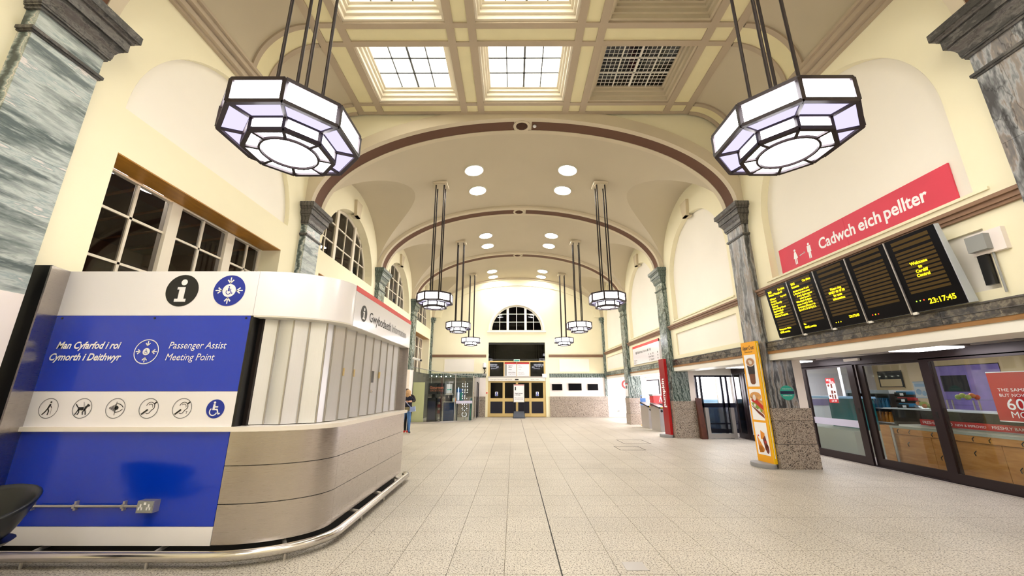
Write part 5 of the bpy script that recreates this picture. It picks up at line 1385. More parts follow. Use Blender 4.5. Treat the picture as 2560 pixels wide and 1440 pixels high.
# wooden serving counter
t = thing('shop_counter', (8.9, 7.2, 0), 'long pale wood serving counter with black bag hooks behind the shop doors', 'counter')
CXF = 8.6
part('core', MB().box(CXF + .03, 9.35, 3.6, 9.4, 0, .80), 'brown_wood', t)
yy = 3.7
while yy < 9.2:
    y2 = min(yy + 1.18, 9.22); part('front_board', MB().box(CXF, CXF + .03, yy + .004, y2 - .004, .02, .69), 'shop_wood', t); yy += 1.18
part('top_rail', MB().box(CXF - .03, CXF + .03, 3.6, 9.22, .70, .82), 'shop_wood', t)
part('end_post', MB().box(CXF - .04, CXF + .1, 9.24, 9.48, 0, .86), 'shop_wood', t)
part('corner_trim', MB().box(CXF - .05, CXF - .03, 9.17, 9.22, .02, .82), 'alu', t)
part('worktop', MB().box(CXF - .04, 9.4, 3.6, 9.24, .82, .86), 'counter_grey', t)
for k in range(9):
    y = 9.05 - k * .36 + (.1 if k % 2 else 0); part('bag_hook', MB().tube([(CXF - .03, y, .80), (CXF - .06, y + .01, .76), (CXF - .035, y + .02, .72)], .007, 6), 'black', t)
for k in range(7):
    y = 8.9 - k * .62; part('bag_hook', MB().tube([(CXF, y, .55 - .18 * (k % 2)), (CXF - .035, y + .01, .51 - .18 * (k % 2)), (CXF - .01, y + .02, .46 - .18 * (k % 2))], .007, 6), 'black', t)
t = thing('display_cabinet', (8.95, 7.2, .86), 'glass fronted food display cabinet with red strip standing on the wood counter', 'display cabinet')
part('deck', MB().box(CXF + .05, 9.3, 3.7, 9.1, .86, .90), 'white_paint', t)
part('red_strip', MB().box(CXF - .005, CXF + .0, 3.7, 8.55, .93, 1.05), 'poster_red', t)
part('backing', MB().box(9.2, 9.3, 3.7, 9.1, .9, 1.22), 'black', t)
part('top_shelf', MB().box(CXF + .02, 9.3, 3.7, 9.35, 1.225, 1.25), 'drink_white', t)
part('front_glass', MB().box(CXF + .03, CXF + .038, 3.7, 9.1, 1.05, 1.225), 'glass', t)
d = Decal((CXF - .006, 8.55, .93), (0, -1, 0), (0, 0, 1))
for k in range(4): d.text('FRESHLY BAKED', .05 + k * 1.2, .035, .075, fit=.56); d.text('NEW & IMPROVED', .66 + k * 1.2, .035, .06, fit=.5)
d.build('lettering', 'white_print', t)
for k in range(6):
    solo('pastry', MB().ball((8.85 + .12 * (k % 2), 8.6 - k * .12, .94), (.05, .06, .04), 10, 6), 'bread', (8.85, 8.6 - k * .12, .9), 'golden pastry in the display cabinet beside the red strip', 'pastry', 'pastries in the display cabinet', 60)
# things on top of the cabinet
for k in range(3):
    t = thing('snack_tray', (8.95, 9.05, 1.25 + k * .13), 'red and black snack tray, %s in the stack on the shop counter' % ['bottom', 'middle', 'top'][k], 'tray', 'stacked snack trays')
    z = 1.25 + k * .13
    part('tray', MB().box(8.8, 9.1, 8.93, 9.18, z, z + .03).box(8.8, 8.82, 8.93, 9.18, z, z + .08), 'black', t)
    part('packets', MB().box(8.83, 9.08, 8.95, 9.16, z + .03, z + .1), 'poster_red' if k % 2 else 'drink_blue', t); part('price_tag', MB().box(8.795, 8.8, 8.97, 9.05, z + .01, z + .06), 'white_print', t)
random.seed(5)
for k in range(12):
    a = random.random() * 6.28; r = random.random() * .11; q = (8.85 + r * math.cos(a), 8.62 + r * math.sin(a), 1.31 + .03 * (k // 6) * 1.6)
    solo('fruit', MB().ball(q, .045, 10, 6), 'fruit_green' if k % 3 else 'fruit_orange', q, 'round fruit piled in the bowl on the shop counter', 'fruit', 'fruit in the counter bowl', 60)
solo('fruit_bowl', MB().lathe([(.06, 1.25), (.14, 1.27), (.17, 1.32), (.165, 1.325), (.13, 1.28), (.0, 1.26)], (8.85, 8.62, 0), 20, caps=False), 'glass_green', (8.85, 8.62, 1.25), 'glass fruit bowl on the shop counter behind the second door', 'bowl', smooth=60)
for k in range(9):
    q = (9.3 + .09 * (k % 3), 8.25 + .09 * (k // 3) - .1, 1.5 + .03 * ((k % 2)))
    solo('fruit', MB().ball(q, .05, 10, 6), ['fruit_green', 'fruit_orange', 'tomato'][k % 3], q, 'round fruit on the glass stand behind the third shop door', 'fruit', 'fruit on the glass stand', 60)
t = thing('fruit_stand', (9.4, 8.2, 1.26), 'two tier glass stand carrying fruit behind the third shop door', 'stand')
part('shelf', MB().box(9.15, 9.65, 7.95, 8.45, 1.44, 1.455), 'glass_green', t); part('shelf', MB().box(9.15, 9.28, 7.95, 8.45, 1.34, 1.35), 'glass_green', t)
for a, b in ((9.16, 7.96), (9.27, 7.96), (9.16, 8.44), (9.27, 8.44)): part('leg', MB().box(a - .01, a + .01, b - .01, b + .01, 1.255, 1.44), 'alu', t)
def wall_poster(name, x, y0, y1, z0, z1, m, label, pr=None, pm='white_print'):
    t = thing(name, (x, (y0 + y1) / 2, z0), label, 'poster')
    part('sheet', MB().box(x, x + .01, y0, y1, z0, z1), m, t)
    part('border', MB().box(x - .003, x, y0, y1, z1 - .015, z1).box(x - .003, x, y0, y1, z0, z0 + .015), pm, t)
    if pr:
        d = Decal((x, y1, z0), (0, -1, 0), (0, 0, 1)); pr(d); d.build('lettering', pm, t)
    return t
wall_poster('counter_poster', 8.9, 8.52, 8.80, 1.47, 1.82, 'drink_white', 'white and blue poster behind the shop counter fruit', lambda d: d.disc(.09, .13, .06).disc(.2, .1, .05).rect(.03, .24, .25, .31), 'paper_blue')
wall_poster('purple_poster', 11.18, 9.0, 10.4, 1.1, 2.25, 'poster_purple', 'large purple poster on the wall at the back of the shop', lambda d: d.rect(.1, .5, .7, .9), 'black_matte')
wall_poster('picture_frame', 11.18, 11.3, 12.05, 1.7, 2.2, 'black_matte', 'dark framed menu on the cream back wall of the shop', lambda d: d.rect(.04, .04, .7, .25), 'shop_cream')
wall_poster('promotion_poster', 8.42, 6.2, 7.0, 1.12, 1.95, 'poster_red', 'red promotional poster with large percentage behind the third shop door', lambda d: d.text('THE SAME PRICE', .10, .50, .075, fit=.62).text('BUT NOW UP TO', .10, .41, .075, fit=.62).text('60%', .16, .20, .26, bold=.002).text('MORE', .18, .07, .15))
wall_poster('promotion_poster', 8.42, 5.2, 6.1, 1.12, 2.05, 'poster_red', 'plain dark red poster at the right edge behind the third shop door')
# drinks fridge with rows of bottles
t = thing('drinks_fridge', (9.95, 10.75, 0), 'open drinks fridge with three shelves of bottles behind the second shop door', 'fridge')
fx0, fx1, fy0, fy1 = 9.6, 10.3, 10.15, 11.45
part('plinth', MB().box(fx0, fx1, fy0, fy1, 0, .42), 'alu', t); part('back', MB().box(fx1 - .05, fx1, fy0, fy1, .42, 1.6), 'black', t)
for y in (fy0, fy1 - .05): part('side', MB().box(fx0, fx1, y, y + .05, .42, 1.55), 'black', t)
part('canopy', MB().box(fx0, fx1, fy0, fy1, 1.55, 1.64), 'plastic_grey', t)
for z in (.45, .82, 1.17): part('shelf', MB().box(fx0 + .05, fx1 - .05, fy0 + .05, fy1 - .05, z, z + .02), 'drink_white', t)
bprof = [(.0, 0), (.038, 0), (.04, .01), (.04, .15), (.016, .2), (.016, .23), (.019, .232), (.019, .25), (0, .25)]
bset = ['drink_yellow', 'drink_amber', 'drink_blue']; nb = 0
for r_, z in enumerate((.47, .84, 1.19)):
    for dpt in range(2):
        for k in range(11):
            y = fy0 + .13 + k * .105; x = fx0 + .12 + dpt * .14
            m = bset[r_] if k < 6 else ['drink_teal', 'drink_amber', 'drink_white'][r_]
            lab = ['yellow', 'amber', 'blue'][r_] + ' labelled drink bottle on the %s shelf of the shop fridge' % ['bottom', 'middle', 'top'][r_]
            key = 'bot' + m
            if key not in bpy.data.meshes: MB().lathe(bprof, (0, 0, 0), 10, caps=False).mesh(key, m, 40)
            lk = {'drink_yellow': 'yellow', 'drink_amber': 'amber', 'drink_blue': 'blue', 'drink_teal': 'teal', 'drink_white': 'white'}[m]
            o = link('bottle', bpy.data.meshes[key], None, (x, y, z)); tag(o, lk + ' drink bottle on the %s shelf of the shop fridge' % ['bottom', 'middle', 'top'][r_], 'bottle', '%s bottles on the %s fridge shelf' % (lk, ['bottom', 'middle', 'top'][r_]))
t = thing('fridge_cabinet', (9.3, 11.2, 0), 'grey glass fronted cabinet seen through the first shop door', 'cabinet')
part('body', MB().box(8.75, 9.5, 10.45, 11.9, 0, .62), 'counter_grey', t); part('glass_case', MB().box(8.78, 9.5, 10.5, 11.9, .62, 1.42), 'glass_green', t); part('canopy', MB().box(8.75, 9.5, 10.45, 11.9, 1.42, 1.47), 'paper_blue', t)
part('inner_back', MB().box(9.4, 9.48, 10.5, 11.9, .62, 1.42), 'drink_teal', t)
t = thing('bar_stool', (8.5, 12.3, 0), 'chrome pedestal stool beside the first shop door', 'stool')
part('foot', MB().lathe([(.2, 0), (.2, .015), (.03, .04)], (8.5, 12.3, 0), 20), 'steel_rail', t, 40); part('column', MB().lathe([(.025, .04), (.025, .95)], (8.5, 12.3, 0), 12), 'steel_rail', t, 40); part('seat', MB().lathe([(.1, .95), (.16, .97), (.16, 1.0), (.0, 1.02)], (8.5, 12.3, 0), 20), 'steel_rail', t, 40)
t = thing('cafe_chair', (8.5, 13.1, 0), 'dark red upholstered chair behind the yellow totem in the shop', 'chair')
part('backrest', MB().box(8.3, 8.75, 12.85, 12.92, .5, .98), 'chair_red', t); part('seat', MB().box(8.3, 8.75, 12.9, 13.35, .42, .52), 'chair_red', t)
for a, b in ((8.33, 12.9), (8.72, 12.9), (8.33, 13.3), (8.72, 13.3)): part('leg', MB().box(a - .02, a + .02, b - .02, b + .02, 0, .42), 'brown_wood', t)
wall_poster('menu_board', 12.6, 13.4, 14.2, 1.2, 2.1, 'meat', 'brown menu board on the white wall at the end of the shop')

# =================================================================== PASSAGE SCREEN, BARRIERS
t = thing('glazed_screen', (7.2, 14.4, 0), 'dark framed glazed screen across the side passage behind the second pier', 'screen')
ys_ = 14.44
for x in (6.70, 6.86, 7.62, 7.80): part('post', MB().box(x - .035, x + .035, ys_, ys_ + .06, 0, 2.14), 'navy_frame', t)
part('head', MB().box(6.62, PX, ys_, ys_ + .08, 2.10, 2.16), 'navy_frame', t); part('transom', MB().box(6.62, PX, ys_, ys_ + .06, 1.03, 1.18), 'navy_frame', t); part('bottom_rail', MB().box(6.62, PX, ys_, ys_ + .06, .16, .30), 'navy_frame', t); part('lower_rail', MB().box(6.62, PX, ys_, ys_ + .06, .45, .50), 'navy_frame', t)
part('header_panel', MB().box(6.6, PX, ys_, ys_ + .06, 2.16, 2.40), 'white_paint', t)
part('upper_pane', MB().box(6.9, 7.6, ys_ + .02, ys_ + .03, 1.18, 2.1), 'glass', t); part('lower_pane', MB().box(6.66, PX, ys_ + .02, ys_ + .03, .16, 1.03), 'glass_dark', t)
t = thing('platform_glow_panel', (7.3, 15.6, 0), 'white panel glowing in place of platform light behind the glazed passage screen', 'lit panel')  # glowing face added in place of the bright platform light
part('frame', MB().box(6.6, 8.0, 15.6, 15.66, 1.28, 2.36), 'white_paint', t); part('lit_face', MB().box(6.62, 7.98, 15.59, 15.6, 1.3, 2.34), 'panel_light', t); part('lower_board', MB().box(6.6, 8.0, 15.6, 15.66, 0, 1.28), 'paper_blue', t)
t = thing('barrier_frame', (7.3, 14.2, 0), 'low aluminium barrier with two posts in front of the glazed passage screen', 'barrier')
for x in (6.84, 7.74): part('post', MB().box(x - .06, x + .06, 14.16, 14.26, 0, 1.03), 'alu', t)
part('bottom_beam', MB().box(6.9, 7.68, 14.16, 14.26, .03, .17), 'alu', t); part('glass_panel', MB().box(6.9, 7.68, 14.2, 14.21, .17, 1.0), 'glass', t)
for x in (6.84, 7.74): part('foot_plate', MB().box(x - .1, x + .1, 14.08, 14.34, 0, .02), 'alu', t)
solo('dark_display_panel', MB().hexa([(6.52, 14.04, 0), (6.70, 14.04, 0), (6.70, 14.24, 0), (6.52, 14.24, 0), (6.50, 14.2, 1.36), (6.70, 14.2, 1.36), (6.70, 14.24, 1.36), (6.50, 14.24, 1.36)]), 'brown_wood', (6.7, 14.2, 0), 'dark brown leaning panel beside the granite base of the second pier', 'panel')
def gate(x, y, lab):
    t = thing('ticket_gate', (x, y, 0), lab, 'ticket gate', 'ticket gates at the third opening')
    part('pedestal', MB().box(x - .10, x + .12, y - .12, y + .9, 0, .95), 'alu', t)
    part('sloped_top', MB().hexa([(x - .12, y - .16, .90), (x + .14, y - .16, .90), (x + .14, y + .9, 1.04), (x - .12, y + .9, 1.04), (x - .12, y - .16, .96), (x + .14, y - .16, .96), (x + .14, y + .9, 1.10), (x - .12, y + .9, 1.10)]), 'black', t)
    part('reader', MB().lathe([(.05, y - .125), (.05, y - .12)], (x, 0, .80), 14, 'y'), 'black_matte', t)
    part('indicator', MB().box(x - .05, x + .07, y - .165, y - .155, .915, .945), 'totem_yellow', t)
gate(6.02, 17.7, 'steel ticket gate with sloped black top, the farther of the two'); gate(6.06, 16.5, 'steel ticket gate with sloped black top, the one beside the red totem')
t = thing('ticket_machine', (6.75, 18.2, 0), 'red topped ticket machine behind the gates', 'ticket machine')
part('cabinet', MB().box(6.35, 7.0, 18.0, 18.5, 0, 1.05), 'black_matte', t); part('red_panel', MB().box(6.33, 7.02, 17.96, 18.5, 1.05, 1.38), 'red_bright', t); part('screen_frame', MB().box(6.3, 7.05, 18.0, 18.5, 1.38, 1.45), 'plastic_grey', t)
d = Decal((6.65, 17.96, 1.1), (1, 0, 0), (0, 0, 1)); d.stroke([(-.06, .02), (0, .24), (.06, .02)], .025); d.build('emblem', 'white_print', t)
t = thing('blue_banner_stand', (6.25, 19.2, 0), 'narrow blue stand beside the third pier base', 'stand')
part('banner', MB().box(6.12, 6.38, 19.18, 19.21, .55, 1.25), 'denim', t); part('top_ring', MB().tube([(6.14, 19.2, 1.25), (6.16, 19.2, 1.38), (6.34, 19.2, 1.38), (6.36, 19.2, 1.25)], .012), 'denim', t); part('post', MB().box(6.23, 6.27, 19.19, 19.23, .02, .55), 'black', t); part('foot', MB().box(6.1, 6.4, 19.1, 19.3, 0, .03), 'totem_yellow', t)
solo('power_outlet', MB().box(6.5, 6.6, YEND - .12, YEND - .06, .32, .42), 'plastic_grey', (6.55, YEND - .1, .32), 'small grey outlet low on the wall by the far right corner', 'outlet')

# =================================================================== GLASS CAFE AT THE FAR LEFT
mat('cafe_dark', (16, 18, 26), .5); mat('cafe_wall', (92, 90, 80), .7, var=.15); mat('cafe_text', (226, 130, 96), .5)
CP = [(-5.30, 20.40, 2.80), (-4.57, 20.46, 2.66), (-3.82, 20.78, 2.54), (-3.12, 21.25, 2.44), (-2.20, 21.60, 2.38), (-2.16, 23.0, 2.38), (-2.16, 24.86, 2.38)]
cafe = thing('glass_cafe', (-3.9, 22.4, 0), 'glass walled coffee kiosk in the far left corner', 'cafe')
for i, (p, q) in enumerate(zip(CP, CP[1:])):
    n = Vector((q[1] - p[1], -(q[0] - p[0]), 0)).normalized() * .006
    a, b = Vector((p[0], p[1], 0)), Vector((q[0], q[1], 0))
    part('glass_wall', MB().hexa([a - n, b - n, b + n, a + n, a - n + Vector((0, 0, p[2])), b - n + Vector((0, 0, q[2])), b + n + Vector((0, 0, q[2])), a + n + Vector((0, 0, p[2]))]), 'glass_green', cafe)
    part('sill_channel', MB().bar((p[0], p[1], .03), (q[0], q[1], .03), .05, .06), 'alu', cafe)
    part('head_trim', MB().bar((p[0], p[1], p[2]), (q[0], q[1], q[2]), .03, .03), 'plastic_grey', cafe)
for p in CP[3:]: part('corner_post', MB().tube([(p[0], p[1], 0), (p[0], p[1], p[2])], .022, 8), 'alu', cafe)
part('back_wall', MB().box(XL + .02, -2.3, YEND - .04, YEND - .02, .0, 2.38), 'cafe_wall', cafe)
part('side_lining', MB().box(XL + .01, XL + .03, 20.7, YEND - .05, 0, 2.6), 'cafe_wall', cafe)
part('door_frame', MB().box(-2.19, -2.13, 23.6, 23.66, 0, 2.1).box(-2.19, -2.13, 24.5, 24.56, 0, 2.1).box(-2.19, -2.13, 23.6, 24.56, 2.04, 2.1), 'navy_frame', cafe)
part('white_band', MB().bar((-3.05, 21.24, 1.0), (-2.22, 21.56, 1.0), .006, .14), 'frost', cafe)
solo('cafe_partition', MB().box(-5.22, -4.62, 20.56, 20.62, 0, 2.02), 'cream_board', (-4.9, 20.6, 0), 'tall plain cream board inside the left end of the glass cafe', 'board')
t = thing('cafe_screen', (-4.05, 21.3, 1.4), 'dark hanging screen with orange lettering inside the glass cafe', 'screen')
part('panel', MB().box(-4.52, -3.62, 21.1, 21.14, 1.42, 1.98), 'cafe_dark', t)
d = Decal((-4.52, 21.098, 1.42), (1, 0, 0), (0, 0, 1)); d.text('Gourmet', .06, .27, .2, bold=.002, fit=.74).text('Coffee Bar & Kitchen', .08, .14, .09, fit=.72).rect(.08, .235, .8, .24); d.build('lettering', 'cafe_text', t)
for x in (-4.4, -3.74): part('hanger', MB().tube([(x, 21.12, 1.98), (x, 21.12, 2.5)], .01), 'alu', t)
t = thing('cafe_counter', (-3.3, 21.7, 0), 'cafe counter faced with dark blue tiles', 'counter')
part('body', MB().box(-3.80, -3.10, 21.64, 22.3, 0, .98), 'grout_dark', t); part('top', MB().box(-3.86, -3.06, 21.58, 22.34, .98, 1.02), 'alu', t)
tw, th_ = .115, .074
tme = MB().box(-tw / 2 + .004, tw / 2 - .004, -.012, 0, -th_ / 2 + .004, th_ / 2 - .004).mesh('counter_tile', 'blue_tile')
for r_ in range(12):
    for c_ in range(6):
        x = -3.80 + (c_ + .5) * .1167 + (.05 if r_ % 2 else 0)
        if x + tw / 2 < -3.09: link('counter_tile', tme, t, (x + 3.3, 21.64 - 21.7, .08 + r_ * .078))
part('edge', MB().box(-3.13, -3.08, 21.6, 21.66, 0, .98), 'alu', t); part('edge', MB().box(-3.83, -3.78, 21.6, 21.66, 0, .98), 'alu', t)
t = thing('coffee_machine', (-3.5, 21.95, 1.02), 'dark coffee machine on the blue tiled counter', 'coffee machine')
part('body', MB().box(-3.72, -3.36, 21.8, 22.2, 1.02, 1.36), 'cafe_dark', t); part('hood', MB().hexa([(-3.74, 21.75, 1.36), (-3.34, 21.75, 1.36), (-3.34, 22.2, 1.36), (-3.74, 22.2, 1.36), (-3.68, 21.85, 1.46), (-3.40, 21.85, 1.46), (-3.40, 22.2, 1.46), (-3.68, 22.2, 1.46)]), 'alu', t)
part('tap', MB().tube([(-3.54, 21.76, 1.32), (-3.54, 21.72, 1.22)], .015), 'steel_rail', t)
for k, (x, m) in enumerate(((-3.25, 'drink_white'), (-3.18, 'fruit_orange'), (-3.30, 'cream_board'))):
    solo('cafe_jar', MB().lathe([(.0, 1.02), (.04, 1.02), (.045, 1.15), (.03, 1.18), (.03, 1.2), (0, 1.2)], (x, 21.8, 0), 12, caps=False), m, (x, 21.8, 1.02), ['white', 'orange', 'cream'][k] + ' jar at the end of the blue tiled counter', 'jar', 'jars on the cafe counter', 40)
t = thing('cafe_fridge', (-4.35, 21.6, 0), 'tall black cabinet inside the glass cafe behind the cream board', 'cabinet')
part('body', MB().box(-4.60, -4.14, 21.35, 21.9, 0, 1.22), 'cafe_dark', t); part('front', MB().box(-4.56, -4.16, 21.33, 21.35, .1, 1.05), 'navy', t); part('top_box', MB().box(-4.4, -4.2, 21.4, 21.8, 1.22, 1.5), 'cafe_dark', t)
t = thing('cafe_shelf_unit', (-3.95, 21.6, 0), 'dark shelf unit with packets beside the blue tiled counter', 'shelf unit')
for x in (-4.10, -3.90): part('upright', MB().box(x - .01, x + .01, 21.4, 21.8, 0, 1.3), 'black', t)
for z in (.1, .4, .7, 1.0, 1.28): part('shelf', MB().box(-4.10, -3.90, 21.4, 21.8, z, z + .02), 'black', t)
for z in (.42, .72, 1.02):
    solo('packet_box', MB().box(-4.07, -3.93, 21.45, 21.6, z, z + .16), 'chair_red' if z < .9 else 'navy', (-3.97, 21.5, z), 'packet box on the %s shelf beside the cafe counter' % {.42: 'lower', .72: 'middle', 1.02: 'upper'}[z], 'box', 'packets on the cafe shelves')
t = thing('menu_stand', (-3.62, 22.4, 0), 'white menu card on a slim stand behind the cafe counter', 'menu')
part('post', MB().tube([(-3.62, 22.4, 0), (-3.62, 22.4, 1.4)], .015), 'alu', t); part('card', MB().box(-3.78, -3.46, 22.38, 22.4, 1.4, 1.95), 'white_print', t); part('print', MB().box(-3.74, -3.5, 22.375, 22.38, 1.62, 1.68), 'teal', t)
t = thing('poster_pillar', (-3.1, 22.4, 0), 'lit menu panel with green and blue pictures in the cafe', 'menu')
part('panel', MB().box(-3.22, -2.82, 22.5, 22.55, .9, 1.7), 'denim', t); part('picture', MB().box(-3.2, -3.04, 22.49, 22.5, 1.0, 1.5), 'white_print', t); part('picture', MB().box(-3.0, -2.86, 22.49, 22.5, 1.0, 1.5), 'teal', t)
lt = bpy.data.materials
emis('tube_blue', (150, 180, 255), 3.0)
t = thing('light_tube', (-2.98, 21.55, 1.05), 'thin blue white light tube at the corner of the glass cafe', 'light')
part('tube', MB().tube([(-2.98, 21.55, 1.1), (-2.98, 21.55, 1.75)], .018), 'tube_blue', t); part('cap', MB().tube([(-2.98, 21.55, 1.05), (-2.98, 21.55, 1.1)], .022), 'alu', t); part('cap', MB().tube([(-2.98, 21.55, 1.75), (-2.98, 21.55, 1.8)], .022), 'alu', t)
# marquee letters C O F F E E reading upwards
t = thing('coffee_marquee', (-2.66, 21.75, 0), 'vertical marquee sign of black letters with white bulbs spelling coffee', 'marquee sign')
emis('bulb', (255, 248, 230), 3.0)
part('pole', MB().tube([(-2.66, 21.9, 0), (-2.66, 21.9, 2.1)], .02), 'alu', t)
def seg(mb, a, b, w, o): mb.bar((o[0] + a[0], o[1], o[2] + a[1]), (o[0] + b[0], o[1], o[2] + b[1]), .06, w, up=(0, 1, 0)) if False else mb.bar((o[0] + a[0], o[1], o[2] + a[1]), (o[0] + b[0], o[1], o[2] + b[1]), w, .06, up=(0, 1, 0))
for k, ch in enumerate('COFFEE'):
    z = .22 + k * .31; o = (-2.66, 21.84, z); W2, H2_ = .15, .25
    # rotated 90 degrees anticlockwise: letter's up points to -x, its right points up
    def R(u, v): return (W2 - v * 2 * W2, u * H2_)          # u across letter 0..1, v up letter 0..1
    mb = MB(); blb = []
    if ch in 'CO':
        n = 16; a0, a1 = (0, 360) if ch == 'O' else (40, 320)
        pts = [(.5 + .42 * math.cos(math.radians(a0 + (a1 - a0) * i / n)), .5 + .42 * math.sin(math.radians(a0 + (a1 - a0) * i / n))) for i in range(n + 1)]
        for p, q in zip(pts, pts[1:]): seg(mb, R(*p), R(*q), .055, o)
        blb = pts[::2][:9]
    else:
        segs = [((.1, .02), (.1, .98)), ((.1, .95), (.9, .95)), ((.1, .5), (.8, .5))] + ([((.1, .05), (.9, .05))] if ch == 'E' else [])
        for p, q in segs: seg(mb, R(*p), R(*q), .055, o)
        for p, q in segs:
            for f in (.12, .5, .88): blb.append((p[0] + (q[0] - p[0]) * f, p[1] + (q[1] - p[1]) * f))
    lo = part('marquee_letter', mb, 'black', t)
    bm_ = MB()
    for p in blb:
        x, zz = R(*p); bm_.ball((o[0] + x, o[1] - .035, o[2] + zz), .016, 8, 5)
    part('bulbs', bm_, 'bulb', lo, 60, kind='stuff')
for i, (x, m) in enumerate(((-2.42, 'frost'), (-2.34, 'teal'), (-2.28, 'plastic_grey'))):
    solo('leaning_board', MB().hexa([(x - .03, 21.9, 0), (x, 21.9, 0), (x, 22.4, 0), (x - .03, 22.4, 0), (x + .03, 21.9, 1.2), (x + .06, 21.9, 1.2), (x + .06, 22.4, 1.2), (x + .03, 22.4, 1.2)]), m, (x, 22.1, 0), ['pale', 'green', 'grey'][i] + ' board leaning inside the right end of the glass cafe', 'board', 'boards leaning in the cafe')
t = thing('string_lights', (-4.2, 21.0, 2.4), 'string of small white bulbs hanging under the cafe top edge', 'string lights')
part('cord', MB().tube([(-4.5 + .12 * i, 21.0 + .05 * i, 2.44 - .05 * math.sin(PI * i / 10)) for i in range(11)], .008, 6), 'black', t)
for i in range(1, 10, 2): part('bulb', MB().ball((-4.5 + .12 * i, 21.0 + .05 * i, 2.38 - .05 * math.sin(PI * i / 10)), .03, 10, 6), 'bulb', t, 60)
# bullet camera on the left pilaster
t = thing('bullet_camera', (-5.0, 19.6, 3.1), 'white bullet camera on the left pilaster above the glass cafe', 'camera')
part('mount', MB().tube([(-5.19, 19.9, 3.2), (-5.06, 19.75, 3.2)], .03), 'plastic_white', t)
part('barrel', MB().tube([(-5.10, 19.7, 3.2), (-4.68, 19.55, 3.08)], .055, 12), 'plastic_white', t, 40); part('lens_hood', MB().tube([(-4.68, 19.55, 3.08), (-4.62, 19.53, 3.065)], .05, 12), 'black', t)
part('cable', MB().tube([(-5.18, 19.9, 3.15), (-5.19, 19.85, 2.8), (-5.17, 19.88, 2.6)], .008, 6), 'plastic_grey', t)

# =================================================================== PEOPLE
def figure_mesh(name, J, E_, mats_, zone):
    """J: name -> (x,y,z,r); E_: edges; one continuous skin surface"""
    names_ = list(J); idx = {n: i for i, n in enumerate(names_)}
    me = bpy.data.meshes.new(name); me.from_pydata([J[n][:3] for n in names_], [(idx[a], idx[b]) for a, b in E_], [])
    o = bpy.data.objects.new(name, me); COL.objects.link(o)
    o.modifiers.new('skin', 'SKIN'); sv = me.skin_vertices[0].data
    for n in names_:
        r = J[n][3]; sv[idx[n]].radius = r if isinstance(r, tuple) else (r, r)
    sv[idx['pelvis']].use_root = True
    sb = o.modifiers.new('sub', 'SUBSURF'); sb.levels = 2; sb.render_levels = 2
    dg = bpy.context.evaluated_depsgraph_get(); nm = bpy.data.meshes.new_from_object(o.evaluated_get(dg))
    bpy.data.objects.remove(o)
    for m in mats_: nm.materials.append(MATS[m])
    for p in nm.polygons: p.material_index = zone(p.center); p.use_smooth = True
    return nm
EDG = [('pelvis', 'waist'), ('waist', 'chest'), ('chest', 'neck'), ('neck', 'head'), ('head', 'crown'), ('chest', 'shL'), ('chest', 'shR'), ('shL', 'elL'), ('shR', 'elR'), ('elL', 'wrL'), ('elR', 'wrR'), ('wrL', 'haL'), ('wrR', 'haR'),
       ('pelvis', 'hiL'), ('pelvis', 'hiR'), ('hiL', 'knL'), ('hiR', 'knR'), ('knL', 'anL'), ('knR', 'anR'), ('anL', 'toL'), ('anR', 'toR')]
def fingers(H, dirv, up):
    out = []
    d = Vector(dirv).normalized(); u = Vector(up).normalized(); s_ = d.cross(u)
    mb = MB()
    for k, l in zip((-1.5, -.5, .5, 1.5), (.062, .075, .07, .055)):
        p = Vector(H) + s_ * (k * .018); mb.tube([p - d * .01, p + d * l * .5 + u * .004, p + d * l - u * .008], [.009, .0085, .007], 6)
    p = Vector(H) + s_ * -.035 - d * .02; mb.tube([p, p + s_ * -.02 + d * .025, p + s_ * -.022 + d * .05], [.01, .009, .008], 6)
    return mb
pw = (-4.17, 15.62, 0)
J = dict(pelvis=(0, 0, .93, (.15, .12)), waist=(0, .01, 1.06, (.13, .105)), chest=(0, .03, 1.26, (.15, .12)), neck=(.0, .06, 1.41, .055), head=(.01, .09, 1.52, (.085, .095)), crown=(.01, .09, 1.60, .07),
         shL=(-.16, .04, 1.34, .065), shR=(.16, .04, 1.34, .065), elL=(-.24, .22, 1.20, .048), elR=(.24, .2, 1.20, .048), wrL=(-.12, .42, 1.24, .034), wrR=(.13, .42, 1.2, .034), haL=(-.05, .45, 1.25, .03), haR=(.06, .45, 1.2, .03),
         hiL=(-.09, 0, .86, .10), hiR=(.09, 0, .86, .10), knL=(-.12, .0, .48, .068), knR=(.13, .0, .48, .068), anL=(-.13, -.02, .09, .045), anR=(.15, -.02, .09, .045), toL=(-.14, .12, .045, .04), toR=(.16, .12, .045, .04))
def zone_w(c):
    if c.z < .09: return 3
    if c.z < .93: return 0
    if c.z > 1.40 or (c.y > .40 and c.z > 1.1): return 2
    return 1
me = figure_mesh('body', J, EDG, ['denim', 'navy_cloth', 'skin', 'black'], zone_w)
t = thing('person', pw, 'person with long fair hair in navy top and blue jeans embracing someone beside the kiosk', 'person')
OFF[t.name] = Vector((0, 0, 0))
link('body', me, t)
hair = MB(); hair.ball((.01, .075, 1.545), (.105, .115, .11), 16, 10)
hair.grid(lambda u, v: (.01 + (.10 + .015 * math.sin(v * 3)) * math.cos(PI + PI * u), .07 - .0 + (.11 - .03 * v) * math.sin(PI + PI * u), 1.56 - v * .27), 14, 6)
ho = part('hair', hair, 'blond_hair', t, 60); ho.modifiers.new('th', 'SOLIDIFY').thickness = .02
part('hem', MB().lathe([(.155, .84), (.17, .93), (.15, 1.0)], (0, .01, 0), 20, caps=False), 'khaki', t, 60)
part('fingers', fingers((-.03, .455, 1.25), (1, .1, 0), (0, 1, 0)), 'skin', t, 60); part('fingers', fingers((.04, .455, 1.2), (-1, .1, 0), (0, 1, 0)), 'skin', t, 60)
